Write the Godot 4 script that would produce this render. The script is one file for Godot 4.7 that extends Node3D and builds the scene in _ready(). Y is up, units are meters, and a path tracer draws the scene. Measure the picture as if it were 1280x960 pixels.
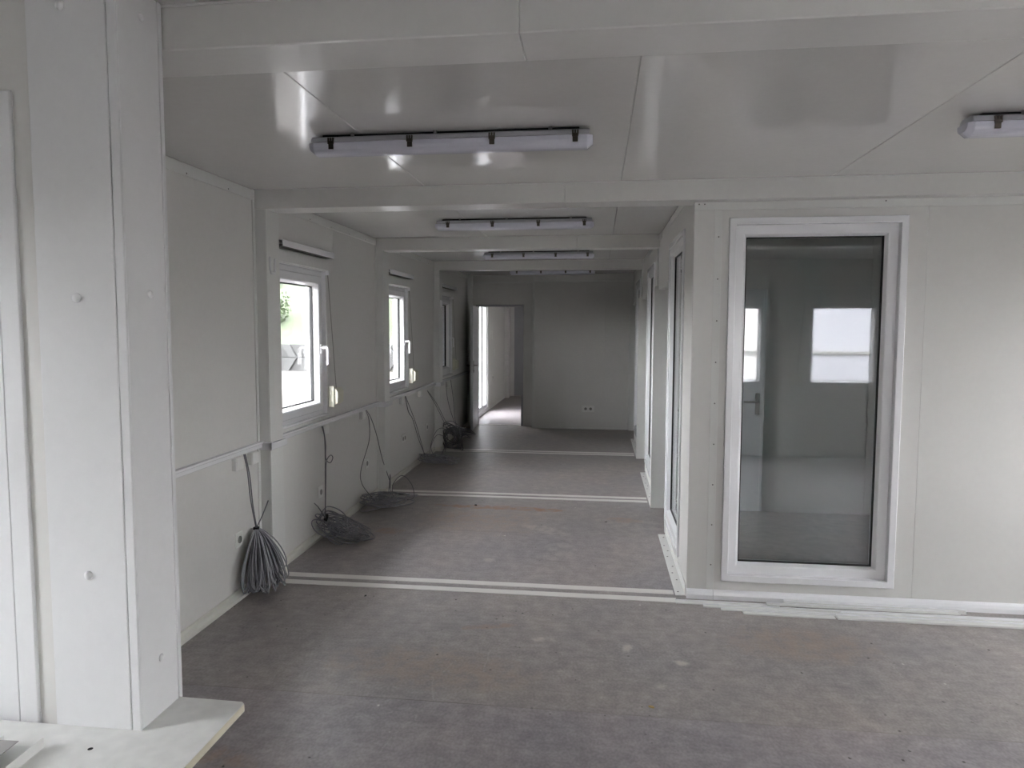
extends Node3D

# ------------------------------------------------------------------ measures (metres, y up, the corridor runs along -z)
const CEIL := 2.355
const SOFFIT := 2.245
const XL := -2.02          # corridor face of the window wall
const XC := 0.521          # corridor face of the office wall
const XR := 3.83           # far outer wall
const XN := -2.75          # outer wall beside the camera
const ZB := 0.54           # wall behind the camera
const ZP := -4.327         # face of the office partition
const ZE := -11.42         # end wall
const ZF := -16.7          # end of the room behind

var M := {}
var taken := {}
var rng := RandomNumberGenerator.new()

func J(k: int) -> float:
	return -(1.892 + 2.435 * k)

# ------------------------------------------------------------------ mesh helpers
func begin() -> SurfaceTool:
	var st := SurfaceTool.new()
	st.begin(Mesh.PRIMITIVE_TRIANGLES)
	return st

func tri(st: SurfaceTool, a: Vector3, b: Vector3, c: Vector3, n: Vector3) -> void:
	if (b - a).cross(c - a).dot(n) > 0.0:
		var t := b
		b = c
		c = t
	for p in [a, b, c]:
		st.set_normal(n)
		st.add_vertex(p)

func quad(st: SurfaceTool, a: Vector3, b: Vector3, c: Vector3, d: Vector3, n: Vector3) -> void:
	tri(st, a, b, c, n)
	tri(st, a, c, d, n)

# a box with chamfered edges between two corners
func box(st: SurfaceTool, lo: Vector3, hi: Vector3, bev := 0.0) -> void:
	var c := (lo + hi) * 0.5
	var h := (hi - lo).abs() * 0.5
	bev = min(bev, min(h.x, min(h.y, h.z)) * 0.9)
	for ax in 3:
		var u := (ax + 1) % 3
		var v := (ax + 2) % 3
		for s in [-1.0, 1.0]:
			var n := Vector3.ZERO
			n[ax] = s
			var q := []
			for k in [[-1, -1], [1, -1], [1, 1], [-1, 1]]:
				var p := Vector3.ZERO
				p[ax] = s * h[ax]
				p[u] = k[0] * (h[u] - bev)
				p[v] = k[1] * (h[v] - bev)
				q.append(c + p)
			quad(st, q[0], q[1], q[2], q[3], n)
		if bev > 0.0:
			for s in [-1.0, 1.0]:
				for t in [-1.0, 1.0]:
					var n := Vector3.ZERO
					n[u] = s
					n[v] = t
					var q := []
					for k in [[-1, 0], [1, 0], [1, 1], [-1, 1]]:
						var p := Vector3.ZERO
						p[ax] = k[0] * (h[ax] - bev)
						p[u] = s * (h[u] - (bev if k[1] == 0 else 0.0))
						p[v] = t * (h[v] - (0.0 if k[1] == 0 else bev))
						q.append(c + p)
					quad(st, q[0], q[1], q[2], q[3], n.normalized())
	if bev > 0.0:
		for sx in [-1.0, 1.0]:
			for sy in [-1.0, 1.0]:
				for sz in [-1.0, 1.0]:
					var s := Vector3(sx, sy, sz)
					tri(st, c + s * Vector3(h.x, h.y - bev, h.z - bev), c + s * Vector3(h.x - bev, h.y, h.z - bev), c + s * Vector3(h.x - bev, h.y - bev, h.z), s.normalized())

# a profile (offset inwards from the rectangle's edge, z) swept round a rectangle in the xy plane, mitred corners
func ring(st: SurfaceTool, x0: float, y0: float, x1: float, y1: float, prof: Array) -> void:
	var cs := [[x0, y0, 1, 1], [x1, y0, -1, 1], [x1, y1, -1, -1], [x0, y1, 1, -1]]
	var inward := [Vector3(0, 1, 0), Vector3(-1, 0, 0), Vector3(0, -1, 0), Vector3(1, 0, 0)]
	var area := 0.0
	for i in prof.size():
		var a: Vector2 = prof[i]
		var b: Vector2 = prof[(i + 1) % prof.size()]
		area += a.x * b.y - b.x * a.y
	var sg := 1.0 if area > 0.0 else -1.0
	for s in 4:
		var c0 = cs[s]
		var c1 = cs[(s + 1) % 4]
		for i in prof.size():
			var a: Vector2 = prof[i]
			var b: Vector2 = prof[(i + 1) % prof.size()]
			var e := b - a
			var n: Vector3 = (inward[s] * e.y + Vector3(0, 0, -e.x)).normalized() * sg
			quad(st, Vector3(c0[0] + a.x * c0[2], c0[1] + a.x * c0[3], a.y), Vector3(c1[0] + a.x * c1[2], c1[1] + a.x * c1[3], a.y), Vector3(c1[0] + b.x * c1[2], c1[1] + b.x * c1[3], b.y), Vector3(c0[0] + b.x * c0[2], c0[1] + b.x * c0[3], b.y), n)

# a rectangular profile with chamfered front edges for ring()
func bar(o0: float, o1: float, z0: float, z1: float, b := 0.003) -> Array:
	return [Vector2(o0, z0), Vector2(o1, z0), Vector2(o1, z1 - b), Vector2(o1 - b, z1), Vector2(o0 + b, z1), Vector2(o0, z1 - b)]

# a convex polygon in 2d extruded along one axis: map(p, t) -> Vector3
func extrude(st: SurfaceTool, poly: Array, ax: int, t0: float, t1: float) -> void:
	var put := func(p: Vector2, t: float) -> Vector3:
		if ax == 0:
			return Vector3(t, p.y, p.x)
		if ax == 1:
			return Vector3(p.x, t, p.y)
		return Vector3(p.x, p.y, t)
	var mid := Vector2.ZERO
	for p in poly:
		mid += p
	mid /= poly.size()
	for i in poly.size():
		var a: Vector2 = poly[i]
		var b: Vector2 = poly[(i + 1) % poly.size()]
		var n2 := Vector2((b - a).y, -(b - a).x).normalized()
		if n2.dot((a + b) * 0.5 - mid) < 0.0:
			n2 = -n2
		quad(st, put.call(a, t0), put.call(b, t0), put.call(b, t1), put.call(a, t1), put.call(n2, 0.0))
		var along: Vector3 = Vector3.ZERO
		along[ax] = 1.0
		tri(st, put.call(mid, t0), put.call(a, t0), put.call(b, t0), -along)
		tri(st, put.call(mid, t1), put.call(a, t1), put.call(b, t1), along)

# a round tube along points
func tube(st: SurfaceTool, pts: Array, r: float, sides := 6) -> void:
	var n: int = pts.size()
	var up := Vector3(0.31, 0.9, 0.27).normalized()
	var rings := []
	for i in n:
		var d: Vector3 = (pts[min(i + 1, n - 1)] - pts[max(i - 1, 0)])
		d = d.normalized() if d.length() > 1e-7 else Vector3.UP
		var s := d.cross(up)
		if s.length() < 1e-3:
			s = d.cross(Vector3.RIGHT)
		s = s.normalized()
		up = s.cross(d).normalized()
		var rg := []
		for k in sides:
			var a := TAU * k / sides
			rg.append(s * cos(a) + up * sin(a))
		rings.append(rg)
	for i in n - 1:
		for k in sides:
			var k2 := (k + 1) % sides
			var na: Vector3 = rings[i][k]
			var nb: Vector3 = rings[i][k2]
			var nc: Vector3 = rings[i + 1][k2]
			var nd: Vector3 = rings[i + 1][k]
			var vs := [[pts[i] + na * r, na], [pts[i] + nb * r, nb], [pts[i + 1] + nc * r, nc], [pts[i + 1] + nd * r, nd]]
			var order := [0, 1, 2, 0, 2, 3]
			if (vs[1][0] - vs[0][0]).cross(vs[2][0] - vs[0][0]).dot(na + nb) > 0.0:
				order = [0, 2, 1, 0, 3, 2]
			for o in order:
				st.set_normal(vs[o][1])
				st.add_vertex(vs[o][0])

# a lathed shape: profile (radius, height) turned round the axis `ax` through c
func lathe(st: SurfaceTool, c: Vector3, dir: Vector3, prof: Array, sides := 14) -> void:
	var d := dir.normalized()
	var s := d.cross(Vector3(0.2, 0.93, 0.31)).normalized()
	var t := s.cross(d)
	for i in prof.size() - 1:
		var a: Vector2 = prof[i]
		var b: Vector2 = prof[i + 1]
		var slope := Vector2((b - a).y, -(b - a).x).normalized()
		for k in sides:
			var r0 := s * cos(TAU * k / sides) + t * sin(TAU * k / sides)
			var r1 := s * cos(TAU * (k + 1) / sides) + t * sin(TAU * (k + 1) / sides)
			var rm := (r0 + r1).normalized()
			quad(st, c + r0 * a.x + d * a.y, c + r1 * a.x + d * a.y, c + r1 * b.x + d * b.y, c + r0 * b.x + d * b.y, rm * slope.x + d * slope.y)

func smooth_path(pts: Array, per := 8) -> Array:
	var cv := []
	for i in pts.size() - 1:
		var p0: Vector3 = pts[max(i - 1, 0)]
		var p1: Vector3 = pts[i]
		var p2: Vector3 = pts[i + 1]
		var p3: Vector3 = pts[min(i + 2, pts.size() - 1)]
		for k in per:
			cv.append(p1.cubic_interpolate(p2, p0, p3, float(k) / per))
	cv.append(pts[-1])
	return cv

# ------------------------------------------------------------------ nodes
func numbered(called: String) -> String:
	if not taken.has(called):
		taken[called] = 0
		return called
	taken[called] += 1
	return "%s_%03d" % [called, taken[called]]

func tag(o: Node, label: String, category := "", group := "", kind := "") -> Node:
	if label: o.set_meta("label", label)
	if category: o.set_meta("category", category)
	if group: o.set_meta("group", group)
	if kind: o.set_meta("kind", kind)
	return o

func thing(called: String, label: String, category: String, at := Vector3.ZERO, turn := 0.0, group := "", kind := "") -> Node3D:
	var o := Node3D.new()
	o.name = numbered(called)
	add_child(o)
	o.position = at
	o.rotation.y = turn
	tag(o, label, category, group, kind)
	return o

func part(st: SurfaceTool, called: String, m: Material, parent: Node) -> MeshInstance3D:
	var o := MeshInstance3D.new()
	o.name = called
	o.mesh = st.commit()
	o.material_override = m
	parent.add_child(o, true)
	return o

func part_mesh(mesh: Mesh, called: String, m: Material, parent: Node, at := Vector3.ZERO) -> MeshInstance3D:
	var o := MeshInstance3D.new()
	o.name = called
	o.mesh = mesh
	o.material_override = m
	o.position = at
	parent.add_child(o, true)
	return o

func boxpart(parent: Node, called: String, m: Material, lo: Vector3, hi: Vector3, bev := 0.002) -> MeshInstance3D:
	var st := begin()
	box(st, lo, hi, bev)
	return part(st, called, m, parent)

func copy(o: Node3D, at: Vector3, label: String) -> Node3D:
	var c: Node3D = o.duplicate()
	c.name = numbered(String(o.name))
	add_child(c)
	c.position = at
	c.set_meta("label", label)
	return c

# ------------------------------------------------------------------ materials
func std(col: Color, rough := 0.5, metal := 0.0, spec := 0.5) -> StandardMaterial3D:
	var m := StandardMaterial3D.new()
	m.albedo_color = col
	m.roughness = rough
	m.metallic = metal
	m.metallic_specular = spec
	return m

func noise_image(size: int, freq: float, oct: int, sd: int) -> Image:
	var n := FastNoiseLite.new()
	n.seed = sd
	n.noise_type = FastNoiseLite.TYPE_SIMPLEX_SMOOTH
	n.frequency = freq
	n.fractal_octaves = oct
	return n.get_seamless_image(size, size)

# a coated sheet: base colour with faint handling marks, fine relief
func sheet(col: Color, rough: float, relief := 0.05, marks := 0.012) -> StandardMaterial3D:
	var m := std(Color.WHITE, 1.0)
	var a := noise_image(256, 0.012, 4, 5)
	var b := noise_image(256, 0.09, 2, 9)
	var im := Image.create(256, 256, true, Image.FORMAT_RGB8)
	var ro := Image.create(256, 256, true, Image.FORMAT_RGB8)
	for y in 256:
		for x in 256:
			var v: float = a.get_pixel(x, y).r - 0.5
			var w: float = b.get_pixel(x, y).r - 0.5
			var k := 1.0 + marks * (v + w)
			im.set_pixel(x, y, Color(col.r * k, col.g * k, col.b * k))
			var r: float = clamp(rough + 0.05 * v * rough / 0.3, 0.02, 1.0)
			ro.set_pixel(x, y, Color(r, r, r))
	im.generate_mipmaps()
	m.albedo_texture = ImageTexture.create_from_image(im)
	m.roughness_texture = ImageTexture.create_from_image(ro)
	var bump := noise_image(256, 0.02, 2, 31)
	bump.bump_map_to_normal_map(0.6)
	m.normal_enabled = true
	m.normal_texture = ImageTexture.create_from_image(bump)
	m.normal_scale = relief
	m.uv1_triplanar = true
	m.uv1_world_triplanar = true
	m.uv1_scale = Vector3(0.9, 0.9, 0.9)
	return m

func floor_material() -> StandardMaterial3D:
	var W := 1536
	var H := 2048
	var big := noise_image(512, 0.006, 3, 101)
	var mid := noise_image(512, 0.045, 5, 102)
	var fine := noise_image(512, 0.30, 2, 103)
	var bd := big.get_data()
	var md := mid.get_data()
	var fd := fine.get_data()
	var ch := bd.size() / (512 * 512)
	var out := PackedByteArray()
	out.resize(W * H * 3)
	var rough := PackedByteArray()
	rough.resize(W * H)
	# rust and earth marks: x, z, half length, half width, turn, strength
	var rust := [[-0.85, -6.30, 0.62, 0.085, 0.04, 1.0], [-0.45, -6.27, 0.20, 0.06, 0.02, 1.0], [-1.55, -5.45, 0.14, 0.10, 0.3, 0.6], [0.22, -6.02, 0.16, 0.10, 0.2, 0.55], [-0.95, -5.75, 0.55, 0.35, 0.2, 0.25], [-0.75, -3.25, 0.55, 0.22, 0.1, 0.30], [-0.55, -3.75, 0.20, 0.04, -0.3, 0.5], [1.0, -3.75, 0.40, 0.25, 0.0, 0.30], [-1.35, -2.45, 0.22, 0.07, 0.3, 0.45], [-0.9, -6.0, 0.5, 0.25, 0.0, 0.22]]
	var pale := [[-0.40, -5.65, 0.30, 0.12, 0.6, 0.45], [-0.25, -5.15, 0.12, 0.30, 0.15, 0.35], [-0.25, -3.62, 0.06, 0.035, 0.0, 0.8], [0.16, -3.58, 0.03, 0.06, 0.3, 0.8], [0.40, -3.45, 0.05, 0.03, 0.2, 0.9], [-0.62, -3.55, 0.05, 0.03, 0.0, 0.6], [0.31, -3.2, 0.05, 0.03, 0.4, 0.5], [-0.15, -3.3, 0.03, 0.02, 0.0, 0.6], [0.30, -5.9, 0.35, 0.20, 0.4, 0.25], [-0.7, -4.85, 0.10, 0.04, 0.1, 0.5], [-1.45, -2.5, 0.03, 0.12, 0.5, 0.4]]
	var sheets := [-1.89, -2.945, -4.33, -5.54, -6.76, -7.98, -9.2, -10.4, -12.0]
	var tint := [[1.00, 0.970, 0.985], [1.00, 0.970, 0.985], [1.00, 0.972, 0.962], [1.00, 0.970, 0.970], [1.00, 0.972, 0.962], [1.00, 0.970, 0.960], [1.00, 0.972, 0.955], [1.00, 0.97, 0.95], [1.00, 0.97, 0.94]]
	for y in H:
		var z := 0.6 - 12.4 * (y + 0.5) / H
		var k := 0
		while k < sheets.size() - 1 and z < sheets[k]:
			k += 1
		var tr: float = tint[k][0]
		var tg: float = tint[k][1]
		var tb: float = tint[k][2]
		for x in W:
			var i0 := ((y & 511) * 512 + (x & 511)) * ch
			var i1 := (((y + 77) & 511) * 512 + ((x + 33) & 511)) * ch
			var i2 := (((y * 3 + 19) & 511) * 512 + (((x >> 1) + 201) & 511)) * ch
			var b := bd[i0] / 255.0 - 0.5
			var m := md[i0] / 255.0 - 0.5
			var f := fd[i1] / 255.0 - 0.5
			var s := md[i2] / 255.0 - 0.5
			var v := 0.575 + 0.06 * b + 0.11 * m + 0.11 * f + 0.07 * s
			var o := (y * W + x) * 3
			out[o] = int(clamp(v * (tr + 0.015 + 0.02 * b), 0.0, 1.0) * 255.0)
			out[o + 1] = int(clamp(v * tg, 0.0, 1.0) * 255.0)
			out[o + 2] = int(clamp(v * (tb - 0.012 - 0.03 * b), 0.0, 1.0) * 255.0)
			rough[y * W + x] = int(clamp(0.43 + 0.10 * m + 0.08 * b + 0.06 * s, 0.36, 0.7) * 255.0)
	var im := Image.create_from_data(W, H, false, Image.FORMAT_RGB8, out)
	for q in [[rust, Color(0.60, 0.45, 0.33)], [pale, Color(0.80, 0.77, 0.73)]]:
		for s in q[0]:
			var reach: float = max(s[2], s[3]) * 1.1
			for y in range(int((0.6 - s[1] - reach) / 12.4 * H), int((0.6 - s[1] + reach) / 12.4 * H)):
				for x in range(int((s[0] - reach + 2.75) / 6.65 * W), int((s[0] + reach + 2.75) / 6.65 * W)):
					if x < 0 or y < 0 or x >= W or y >= H:
						continue
					var dx: float = -2.75 + 6.65 * (x + 0.5) / W - s[0]
					var dz: float = 0.6 - 12.4 * (y + 0.5) / H - s[1]
					var e: float = pow((dx + dz * s[4]) / s[2], 2.0) + pow((dz - dx * s[4]) / s[3], 2.0)
					if e < 1.0:
						var i0 := ((y & 511) * 512 + (x & 511)) * ch
						var m := md[i0] / 255.0 - 0.5
						var f := fd[i0] / 255.0 - 0.5
						var w: float = s[5] * clamp((1.0 - e) * 0.55 + 1.5 * m * (1.0 - e * 0.5) + 0.7 * f * (1.0 - e), 0.0, 0.75)
						im.set_pixel(x, y, im.get_pixel(x, y).lerp(q[1], w))
	var lr := RandomNumberGenerator.new()
	lr.seed = 77
	# pale scuffs and dark specks of dirt
	for k in 260:
		var px := lr.randf_range(150, 1100)
		var py := lr.randf_range(300, 2040)
		var a := lr.randf_range(-0.5, 0.5) + (PI * 0.5 if lr.randf() < 0.5 else 0.0)
		var n := lr.randi_range(6, 50)
		var amount := lr.randf_range(0.08, 0.35)
		for s in n:
			var qx := int(px + cos(a) * s)
			var qy := int(py + sin(a) * s)
			a += lr.randf_range(-0.03, 0.03)
			if qx >= 0 and qy >= 0 and qx < W and qy < H and lr.randf() < 0.75:
				im.set_pixel(qx, qy, im.get_pixel(qx, qy).lerp(Color(0.78, 0.76, 0.73), amount))
	for k in 640:
		var qx := lr.randi_range(160, 1450)
		var qy := lr.randi_range(250, 2040)
		var dirt := lr.randf() < 0.8
		var c := im.get_pixel(qx, qy).lerp(Color(0.12, 0.10, 0.09) if dirt else Color(0.92, 0.91, 0.88), lr.randf_range(0.3, 0.9))
		for j in lr.randi_range(1, 4):
			im.set_pixel(clampi(qx + j % 2, 0, W - 1), clampi(qy + j / 2, 0, H - 1), c)
	im.generate_mipmaps()
	var mt := std(Color.WHITE, 1.0)
	mt.albedo_texture = ImageTexture.create_from_image(im)
	mt.roughness_texture = ImageTexture.create_from_image(Image.create_from_data(W, H, false, Image.FORMAT_L8, rough))
	return mt

func glass(alpha: float, col := Color(0.05, 0.09, 0.08)) -> StandardMaterial3D:
	var m := std(Color(col.r, col.g, col.b, alpha), 0.02)
	m.transparency = BaseMaterial3D.TRANSPARENCY_ALPHA
	return m

func make_materials() -> void:
	M.panel = sheet(Color(0.848, 0.842, 0.826), 0.36)
	M.ceiling = sheet(Color(0.85, 0.845, 0.83), 0.12, 0.02)
	M.beam = sheet(Color(0.848, 0.843, 0.828), 0.30)
	M.trim = sheet(Color(0.86, 0.86, 0.845), 0.38)
	M.post = sheet(Color(0.88, 0.88, 0.88), 0.33)
	M.board = sheet(Color(0.90, 0.90, 0.885), 0.42, 0.1, 0.05)
	M.board_edge = std(Color(0.80, 0.78, 0.70), 0.6)
	M.pvc = std(Color(0.93, 0.93, 0.935), 0.25)
	M.cap = std(Color(0.90, 0.90, 0.90), 0.3)
	M.ivory = std(Color(0.86, 0.85, 0.78), 0.35)
	M.gasket = std(Color(0.03, 0.03, 0.032), 0.6)
	M.screw = std(Color(0.42, 0.41, 0.40), 0.4, 0.3)
	M.dark = std(Color(0.06, 0.06, 0.06), 0.7)
	M.shutter = std(Color(0.55, 0.55, 0.53), 0.5)
	M.alu = std(Color(0.88, 0.87, 0.85), 0.36, 0.1)
	M.steel = std(Color(0.62, 0.61, 0.60), 0.28, 0.9)
	M.clip = std(Color(0.36, 0.34, 0.31), 0.35, 0.85)
	M.housing = std(Color(0.72, 0.72, 0.745), 0.45)
	M.diffuser = std(Color(0.83, 0.83, 0.87), 0.20)
	M.cable = std(Color(0.53, 0.53, 0.55), 0.36)
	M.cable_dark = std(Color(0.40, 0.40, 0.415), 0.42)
	M.leafdoor = sheet(Color(0.82, 0.83, 0.84), 0.34)
	M.doorgrey = sheet(Color(0.66, 0.66, 0.68), 0.4)
	M.socket = std(Color(0.90, 0.90, 0.885), 0.3)
	M.strap = std(Color(0.62, 0.61, 0.58), 0.8)
	M.slot_shade = std(Color(0.36, 0.36, 0.33), 0.9)  # dark tone for the painted shade under the shutter caps
	M.skirting = std(Color(0.83, 0.825, 0.79), 0.4)
	M.pane = glass(0.03)
	M.office_pane = glass(0.09, Color(0.15, 0.30, 0.29))
	M.floor = floor_material()
	M.straw = std(Color(0.70, 0.60, 0.40), 0.8)
	M.paper = std(Color(0.82, 0.81, 0.78), 0.8)
	M.concrete = sheet(Color(0.195, 0.195, 0.19), 0.9, 0.5, 0.2)
	M.grass = sheet(Color(0.185, 0.215, 0.14), 0.95, 0.5, 0.5)
	M.gravel = sheet(Color(0.147, 0.134, 0.117), 0.95, 0.8, 0.7)
	M.gravel.uv1_scale = Vector3(0.5, 0.5, 0.5)
	M.leaf = std(Color(0.19, 0.235, 0.135), 0.7)
	M.leaf.backlight = Color(0.06, 0.075, 0.03)
	M.leaf.cull_mode = BaseMaterial3D.CULL_DISABLED
	M.bark = std(Color(0.30, 0.26, 0.21), 0.9)

# ------------------------------------------------------------------ setting
# wall sheet with a rectangular hole, in the plane across x (lo.x..hi.x thick); hole = [z far, z near, y low, y high]
func holed(st: SurfaceTool, lo: Vector3, hi: Vector3, hole: Array, bev := 0.002) -> void:
	if hole.is_empty():
		box(st, lo, hi, bev)
		return
	if hole[0] > lo.z: box(st, lo, Vector3(hi.x, hi.y, hole[0]), 0)
	if hole[1] < hi.z: box(st, Vector3(lo.x, lo.y, hole[1]), hi, 0)
	if hole[2] > lo.y: box(st, Vector3(lo.x, lo.y, hole[0]), Vector3(hi.x, hole[2], hole[1]), 0)
	if hole[3] < hi.y: box(st, Vector3(lo.x, hole[3], hole[0]), Vector3(hi.x, hi.y, hole[1]), 0)

func holed_x(st: SurfaceTool, lo: Vector3, hi: Vector3, hole: Array, bev := 0.002) -> void:
	if hole.is_empty():
		box(st, lo, hi, bev)
		return
	if hole[0] > lo.x: box(st, lo, Vector3(hole[0], hi.y, hi.z), 0)
	if hole[1] < hi.x: box(st, Vector3(hole[1], lo.y, lo.z), hi, 0)
	if hole[2] > lo.y: box(st, Vector3(hole[0], lo.y, lo.z), Vector3(hole[1], hole[2], hi.z), 0)
	if hole[3] < hi.y: box(st, Vector3(hole[0], hole[3], lo.z), Vector3(hole[1], hi.y, hi.z), 0)

func structure(called: String, label: String, category: String) -> Node3D:
	return thing(called, label, category, Vector3.ZERO, 0.0, "", "structure")

func build_floor() -> void:
	var f := structure("floor", "grey scuffed vinyl floor running down the corridor", "floor")
	var edges := [0.6, J(0), J(1), J(2), J(3), -11.65]
	for i in edges.size() - 1:
		for k in 2:
			var mid: float = -2.945 if i == 1 else lerp(edges[i], edges[i + 1], 0.5)
			var z0: float = mid if k else edges[i]
			var z1: float = edges[i + 1] if k else mid
			floor_sheet(f, XN - 0.02, XR + 0.02, z0, z1)
	floor_sheet(f, XL - 0.02, 1.2, -11.65, ZF - 0.02)

func floor_sheet(f: Node, x0: float, x1: float, z0: float, z1: float) -> void:
	var st := begin()
	var b := 0.0015
	var uv := func(p: Vector3) -> Vector2:
		return Vector2((p.x + 2.75) / 6.65, (0.6 - p.z) / 12.4)
	var top := [Vector3(x0, 0, z0 - b), Vector3(x1, 0, z0 - b), Vector3(x1, 0, z1 + b), Vector3(x0, 0, z1 + b)]
	for o in [0, 2, 1, 0, 3, 2]:
		st.set_normal(Vector3.UP)
		st.set_uv(uv.call(top[o]))
		st.add_vertex(top[o])
	# rounded sheet edges at the seams, and the body below
	var low := [Vector3(x0, -0.002, z0), Vector3(x1, -0.002, z0), Vector3(x1, -0.002, z1), Vector3(x0, -0.002, z1)]
	for e in [[0, 1, 1.0], [2, 3, -1.0]]:
		var q := [top[e[0]], top[e[1]], low[e[1]], low[e[0]]]
		var n := Vector3(0, 0.6, 0.8 * e[2])
		st.set_uv(uv.call(q[0]))
		quad(st, q[0], q[1], q[2], q[3], n)
	st.set_uv(Vector2(0.5, 0.5))
	box(st, Vector3(x0, -0.08, z1), Vector3(x1, -0.0021, z0), 0)
	part(st, "floor_sheet", M.floor, f)

func build_ceiling() -> void:
	var c := structure("ceiling", "glossy white metal ceiling panels with thin dark seams", "ceiling")
	var xs := [XN - 0.1, -2.095, -0.99, 0.115, 1.215, 2.32, XR + 0.1]
	var zs := [ZB + 0.1, J(0) - 0.011, J(1) - 0.011, J(2) - 0.011, J(3) - 0.011, J(4) - 0.011]
	for i in zs.size() - 1:
		for k in xs.size() - 1:
			boxpart(c, "ceiling_panel", M.ceiling, Vector3(xs[k], CEIL, zs[i + 1]), Vector3(xs[k + 1], CEIL + 0.06, zs[i]), 0.0035)
	boxpart(c, "ceiling_panel", M.ceiling, Vector3(XL - 0.1, CEIL, ZF - 0.1), Vector3(1.3, CEIL + 0.06, J(4) - 0.011), 0.002)
	boxpart(c, "roof_deck", M.beam, Vector3(XN - 0.2, CEIL + 0.06, ZF - 0.2), Vector3(XR + 0.2, CEIL + 0.16, ZB + 0.2), 0)

func build_beams() -> void:
	var words := ["white boxed ceiling beam nearest the camera, butting against the thick column", "white boxed ceiling beam running over the glazed office partition", "white boxed ceiling beam between the second and third strip lights", "white boxed ceiling beam just before the farthest strip light"]
	for k in 4:
		var o := structure("ceiling_beam", words[k], "beam")
		var zc := J(k) - 0.011
		var x0 := XN if k == 0 else XL
		boxpart(o, "beam_cover", M.beam, Vector3(x0, SOFFIT, zc - 0.096), Vector3(-0.194, CEIL + 0.01, zc + 0.096), 0.003)
		boxpart(o, "beam_cover", M.beam, Vector3(-0.1935, SOFFIT, zc - 0.096), Vector3(XR, CEIL + 0.01, zc + 0.096), 0.003)
		# thin cover strip where the beam meets the ceiling
		boxpart(o, "cover_strip", M.trim, Vector3(x0, CEIL - 0.006, zc + 0.096), Vector3(XR, CEIL, zc + 0.102), 0.001)

func dome(st: SurfaceTool, c: Vector3, n: Vector3, r: float, h: float) -> void:
	var pr := []
	for i in 6:
		var a := PI * 0.5 * i / 5.0
		pr.append(Vector2(r * cos(a), h * sin(a)))
	lathe(st, c, n, pr, 16)

func build_columns() -> void:
	# free standing boxed column on the left
	var o := structure("column", "thick white boxed column with round screw caps beside the camera", "column")
	var x0 := -1.314
	var x1 := -1.089
	var z0 := -1.799
	var z1 := -1.617
	boxpart(o, "core", M.post, Vector3(x0 + 0.006, 0, z0 + 0.006), Vector3(x1 - 0.006, CEIL, z1 - 0.006), 0.002)
	boxpart(o, "front_cover", M.post, Vector3(x0, 0, z1 - 0.006), Vector3(x1 - 0.025, CEIL, z1), 0.002)
	boxpart(o, "corner_profile", M.post, Vector3(x1 - 0.0218, 0, z1 - 0.006), Vector3(x1, CEIL, z1 + 0.001), 0.0015)
	boxpart(o, "side_cover", M.post, Vector3(x1 - 0.006, 0, z0 + 0.017), Vector3(x1, CEIL, z1 - 0.0062), 0.0015)
	boxpart(o, "corner_profile", M.post, Vector3(x1 - 0.006, 0, z0), Vector3(x1 + 0.0015, CEIL, z0 + 0.0140), 0.0015)
	boxpart(o, "side_cover", M.post, Vector3(x0, 0, z0), Vector3(x0 + 0.006, CEIL, z1 - 0.0062), 0.0015)
	for p in [[-1.224, 2.285], [-1.212, 1.623], [-1.211, 0.957]]:
		var st := begin()
		dome(st, Vector3(p[0], p[1], z1), Vector3(0, 0, 1), 0.0115, 0.008)
		part(st, "screw_cap", M.cap, o)
	for p in [[-1.714, 2.29], [-1.714, 1.634], [-1.709, 0.719]]:
		var st := begin()
		dome(st, Vector3(x1, p[1], p[0]), Vector3(1, 0, 0), 0.010, 0.006)
		part(st, "screw_cap", M.cap, o)
	# slim boxed posts at the joints of the window wall
	var words := ["slim white boxed post where the first beam meets the window wall", "slim white boxed post between the first two windows", "slim white boxed post just before the dark shuttered window", "slim white boxed post in the dark corner behind the open door"]
	for k in range(1, 5):
		var c := structure("column", words[k - 1], "column")
		var zc := J(k) - 0.011
		boxpart(c, "post_cover", M.trim, Vector3(XL - 0.05, 0, zc - 0.096), Vector3(-1.95, SOFFIT if k < 4 else CEIL, zc + 0.096), 0.004)
		boxpart(c, "edge_profile", M.trim, Vector3(XL, 0, zc + 0.096), Vector3(XL + 0.008, CEIL, zc + 0.125), 0.002)
		boxpart(c, "edge_profile", M.trim, Vector3(XL, 0, zc - 0.125), Vector3(XL + 0.008, CEIL, zc - 0.096), 0.002)
		boxpart(c, "edge_profile", M.trim, Vector3(-1.952, 0.0, zc + 0.062), Vector3(-1.946, SOFFIT, zc + 0.097), 0.0015)

const WIN := [[-5.40, -4.50, 0.892, 1.965], [-7.835, -6.935, 0.892, 1.965], [-10.27, -9.37, 0.892, 1.965]]

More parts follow.
